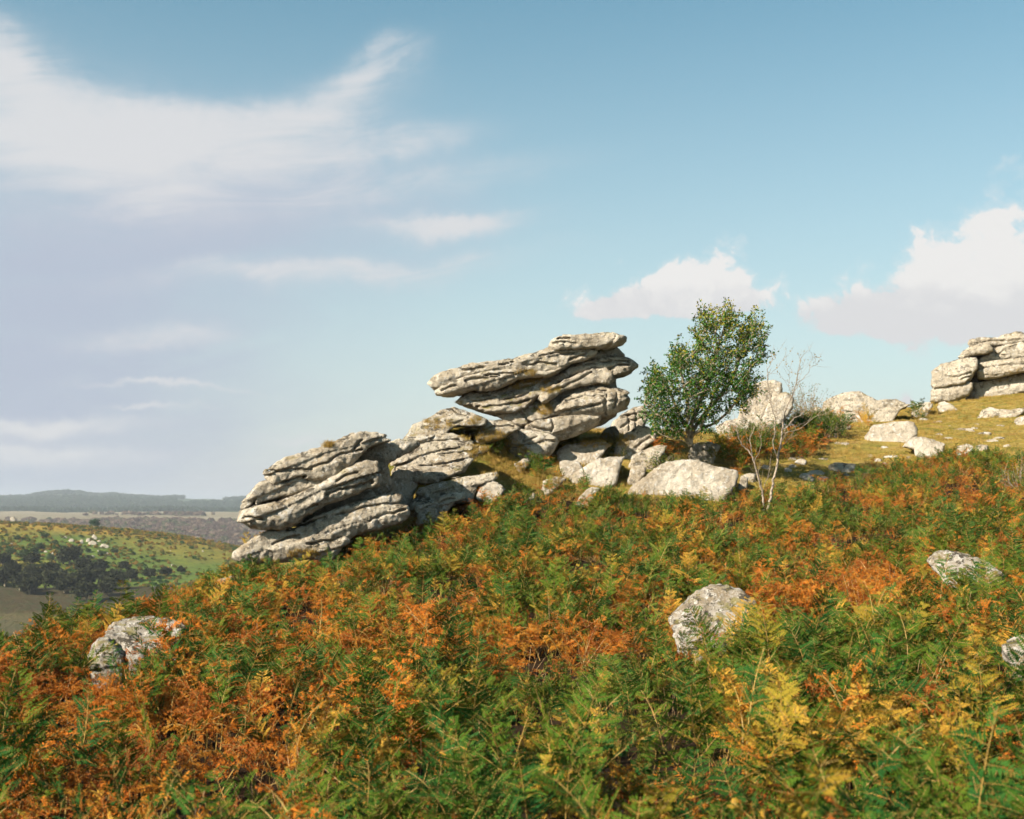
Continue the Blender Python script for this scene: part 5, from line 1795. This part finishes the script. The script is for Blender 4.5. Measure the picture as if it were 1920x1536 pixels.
# ------------------------------------------------------------------ the opposite hillside: trees, scrub, rocks
def crown_mesh(seed, w, h, n, leaf, base_col, var=.35):
    """round crown of leaf-sized faces gathered in clumps"""
    rs = np.random.default_rng(seed)
    pts, col = [], []
    nc = 26
    ce = rs.normal(0, 1, (nc, 3))
    ce /= np.linalg.norm(ce, axis=1)[:, None]
    ce[:, 2] = np.abs(ce[:, 2]) * 1.0 - .25
    ce *= rs.uniform(.35, .72, (nc, 1))
    for c in ce:
        m = n // nc
        dv = rs.normal(0, 1, (m, 3))
        dv /= np.linalg.norm(dv, axis=1)[:, None]
        pts.append(c + dv * rs.uniform(.16, .34, (m, 1)))
        col.append(np.array(base_col) * rs.uniform(1 - var, 1 + var) * rs.uniform(.8, 1.2, (m, 1)))
    pts, col = np.concatenate(pts), np.concatenate(col)
    pts = pts * [w * .5, w * .5, h * .55] + [0, 0, h * .55]
    dv = rs.normal(0, 1, (len(pts), 3))
    v, f, c = leaf_cloud(pts, dv, rs.uniform(.7, 1.3, len(pts)) * leaf, rs.uniform(.35, .6, len(pts)) * leaf, col, rs, .1)
    me = mesh_np('crown', v, f, MAT_FAR, False)
    color_attr(me, c)
    return me


def valley_words(px, py):
    row = "front row by brown field" if py > 1103 else "upper fringe" if py < 1070 else "middle of wood"
    part = "at the left edge" if px < 50 else "left of the pale rocks" if px < 125 else "below the pale rocks" if px < 210 else "thinning out to the right"
    return f"dark rounded tree across the valley, {row}, {part}", 'dark trees of the valley wood: ' + row + ', ' + part


def far_things():
    rs = np.random.default_rng(21)
    dark = [crown_mesh(s, 7, 6.5, 1500, .62, (0.026, 0.029, 0.013)) for s in range(3)]  # crowns coloured dark in place of the cloud shade over the valley wood
    green = [crown_mesh(10 + s, 5, 4.2, 1100, .5, (0.058, 0.085, 0.03)) for s in range(3)]
    tv, tf = tube_mesh([(np.array([(0, 0, -.5), (.1, 0, 1.5), (.0, .1, 3.2)]), [.32, .26, .16]), (np.array([(.05, 0, 1.6), (.9, .3, 3.2)]), [.16, .08]), (np.array([(.05, 0, 1.5), (-.9, -.2, 3.3)]), [.16, .08])], 6)
    tm = mesh_np('trunk', tv, tf, MAT_BARK)

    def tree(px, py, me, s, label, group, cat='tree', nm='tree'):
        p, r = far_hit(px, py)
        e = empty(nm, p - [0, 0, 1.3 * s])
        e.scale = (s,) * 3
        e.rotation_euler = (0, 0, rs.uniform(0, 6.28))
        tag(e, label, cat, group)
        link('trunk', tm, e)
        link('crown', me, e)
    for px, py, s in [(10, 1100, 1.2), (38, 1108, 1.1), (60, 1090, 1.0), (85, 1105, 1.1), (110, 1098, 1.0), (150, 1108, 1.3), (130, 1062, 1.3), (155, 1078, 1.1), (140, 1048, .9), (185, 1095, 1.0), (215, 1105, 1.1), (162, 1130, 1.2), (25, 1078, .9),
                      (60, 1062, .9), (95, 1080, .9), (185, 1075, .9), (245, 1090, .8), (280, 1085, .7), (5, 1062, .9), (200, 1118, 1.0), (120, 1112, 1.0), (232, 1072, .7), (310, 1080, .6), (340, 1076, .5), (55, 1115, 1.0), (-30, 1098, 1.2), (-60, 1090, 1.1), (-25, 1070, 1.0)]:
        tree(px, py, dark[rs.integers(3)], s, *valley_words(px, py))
    for px, py, s in [(45, 1046, 1.0), (75, 1030, .75), (118, 1038, .9), (85, 1008, .65), (32, 1012, .6), (20, 1038, .7), (102, 1022, .6), (190, 1042, .6), (215, 1036, .6), (62, 1036, .7), (165, 1036, .5), (140, 993, .5), (8, 1025, .5), (250, 1040, .35), (95, 1050, .7)]:
        tree(px, py, green[rs.integers(3)], s, "grey-green bush with a dark shadow on the bracken of the opposite hillside", 'bushes on the opposite hillside', 'bush', 'bush')
    p, r = far_hit(176, 992)
    e = empty('tree', p)
    e.scale = (.95,) * 3
    tag(e, "single small round tree standing on the crest of the opposite hillside", 'tree')
    link('trunk', tm, e)
    link('crown', crown_mesh(33, 5.4, 4.2, 1400, .45, (0.04, 0.075, 0.035)), e)
    # pale rocks
    def far_rock(px, py, w, h, label, group):
        q, r = far_hit(px, py)
        a = rs.uniform(0, 6.28)
        pts = [(px + w * .5 * math.cos(t) * (1 + .3 * math.sin(2 * t + a)), py - h * .35 + h * .6 * math.sin(t) * (1 + .25 * math.sin(3 * t + a))) for t in np.linspace(0, 2 * math.pi, 9)[:-1]]
        REG[9] = (0, 0, 1.0)
        tag(rock('boulder', 9, pts, q[1], w * q[1] / FPX * .8, .4, 0, 15, .6, .05, rough=.12, mat=MAT_ROCK_PALE, voxel=.28, sink=.5, cracks=()), label, 'boulder', group)
    for px, py, w, h in [(122, 1010, 8, 5), (134, 1016, 9, 7), (145, 1019, 8, 6), (153, 1020, 10, 9), (165, 1017, 9, 9), (174, 1022, 14, 9), (177, 1012, 9, 10), (186, 1017, 6, 5), (196, 1028, 15, 9), (201, 1042, 10, 6), (174, 1046, 8, 5), (184, 1035, 5, 4)]:
        far_rock(px, py, w, h, "pale boulder in the rock cluster among bushes on the opposite hillside", 'far rock cluster')
    for px, py, w, h in [(24, 975, 10, 6), (22, 1026, 6, 9), (99, 1044, 5, 9), (86, 1037, 7, 5), (130, 1087, 10, 9), (370, 1010, 10, 4), (378, 1012, 5, 3), (319, 1034, 4, 3), (380, 1035, 6, 3), (322, 1062, 4, 5)]:
        far_rock(px, py, w, h, "scattered pale boulder away from the cluster on the opposite hillside", 'scattered far boulders')
    # scrub on the hillside, woods beyond: masses
    def mass(n, px0, px1, r0, r1):
        px, r = rs.uniform(px0, px1, n), rs.uniform(r0, r1, n)
        return px, r, far_points(px, r)

    def put(name, protos, parts, label):
        pos = np.concatenate([p[0] for p in parts])
        scl = np.concatenate([p[1] for p in parts])
        idx = np.concatenate([p[2] for p in parts])
        rot = np.stack([np.zeros(len(pos)), np.zeros(len(pos)), rs.uniform(0, 6.28, len(pos))], 1)
        scatter(name, protos, pos, rot, scl, idx)['label'] = label
    scrub = [bpy.data.objects.new('scrub_source', crown_mesh(50 + s, 2.0, 1.3, 160, .36, c)) for s, c in enumerate([(0.045, 0.085, 0.02), (0.11, 0.105, 0.022), (0.19, 0.12, 0.024)])]
    px, r, q = mass(9000, -80, 560, 385, 545)
    k = rs.random(len(px)) < (fbm2(q[:, 0], q[:, 1], .03, 3, 14.0) - .38) * 2.4
    q, r = q[k], r[k]
    u = rs.random(len(r))
    lowk = np.where(u < .45, 0, np.where(u < .75, 1, 2))
    hik = np.where(u < .2, 0, np.where(u < .6, 1, 2))
    put('scrub', scrub, [(q - [0, 0, .2], rs.uniform(.35, .95, len(r)), np.where(r < 440, lowk, hik))], "bracken and low scrub covering the opposite hillside")
    wood = [bpy.data.objects.new('wood_source', crown_mesh(70 + s, 9, 7.5, 260, 1.3, c)) for s, c in enumerate([(0.14, 0.095, 0.075), (0.18, 0.13, 0.095), (0.11, 0.112, 0.055), (0.042, 0.06, 0.028), (0.035, 0.052, 0.028)])]
    parts = []
    px, r, q = mass(5200, -100, 560, 850, 1750)
    k = fbm2(q[:, 0], q[:, 1], .006, 3, 24.0) > 0.42 + np.where(r > 1350, .14, 0) + np.where(px < 150, .10, 0)
    q = q[k]
    parts.append((q - [0, 0, 1.2], rs.uniform(.5, 1.05, len(q)), rs.choice(3, len(q), p=[.5, .3, .2])))
    px, r, q = mass(9000, -120, 560, 2300, 4300)
    k = fbm2(q[:, 0], q[:, 1], .0022, 3, 29.0) > np.where(px < 330, .40, .52)
    q = q[k]
    parts.append((q - [0, 0, 2], rs.uniform(1.2, 2.1, len(q)), rs.choice([3, 4], len(q))))
    px, r, q = mass(700, 60, 345, 3900, 4150)
    parts.append((q - [0, 0, 2], rs.uniform(1.3, 2.2, len(q)), rs.choice([3, 4], len(q))))
    put('distant_woodland', wood, parts, "hazy woods on the far hills across the valley")
    # white house
    q = far_point(447, 3300)
    h = empty('house', q)
    h.location.z = P(447, 950, 3300)[2]
    tag(h, "tiny white house on the far hazy hill left of the slab pile", 'house')
    w_, d_, z_ = 8.0, 5.0, 8.0
    v = [(-w_, -d_, -6), (w_, -d_, -6), (w_, d_, -6), (-w_, d_, -6), (-w_, -d_, z_), (w_, -d_, z_), (w_, d_, z_), (-w_, d_, z_)]
    f = [(0, 1, 5, 4), (1, 2, 6, 5), (2, 3, 7, 6), (3, 0, 4, 7), (4, 5, 6, 7)]
    link('wall', mesh_np('wall', v, f, plain("white_render", (.8, .78, .74), .8, .05, .5), False), h)
    v = [(-w_ - .4, -d_ - .5, z_ - .2), (w_ + .4, -d_ - .5, z_ - .2), (w_ + .4, d_ + .5, z_ - .2), (-w_ - .4, d_ + .5, z_ - .2), (-w_ - .4, 0, z_ + 4), (w_ + .4, 0, z_ + 4)]
    f = [(0, 1, 5, 4), (2, 3, 4, 5), (1, 2, 5, 5), (3, 0, 4, 4)]
    me = bpy.data.meshes.new('roof')
    me.from_pydata(v, [], [(0, 1, 5, 4), (2, 3, 4, 5), (1, 2, 5), (3, 0, 4), (3, 2, 1, 0)])
    me.materials.append(plain("slate", (.13, .13, .14), .7, .2, .6))
    link('roof', me, h)


far_things()
print("far things", time.time() - T0)


# ------------------------------------------------------------------ air
def haze():
    m, b, out = material("air")
    pv = b.node('ShaderNodeVolumePrincipled')
    pv.inputs['Color'].default_value = (0.66, 0.72, 0.80, 1)
    pv.inputs['Density'].default_value = 1.7e-4
    pv.inputs['Anisotropy'].default_value = 0.2
    m.node_tree.links.new(pv.outputs[0], out.inputs['Volume'])
    lo, hi = (-32000, -32000, -900), (32000, 32000, 70)
    v = [(x, y, z) for x in (lo[0], hi[0]) for y in (lo[1], hi[1]) for z in (lo[2], hi[2])]
    f = [(0, 1, 3, 2), (4, 6, 7, 5), (0, 4, 5, 1), (2, 3, 7, 6), (0, 2, 6, 4), (1, 5, 7, 3)]
    o = link('haze', mesh_np('haze', v, f, m, False))
    o['kind'] = 'stuff'


haze()
print("TOTAL", time.time() - T0)
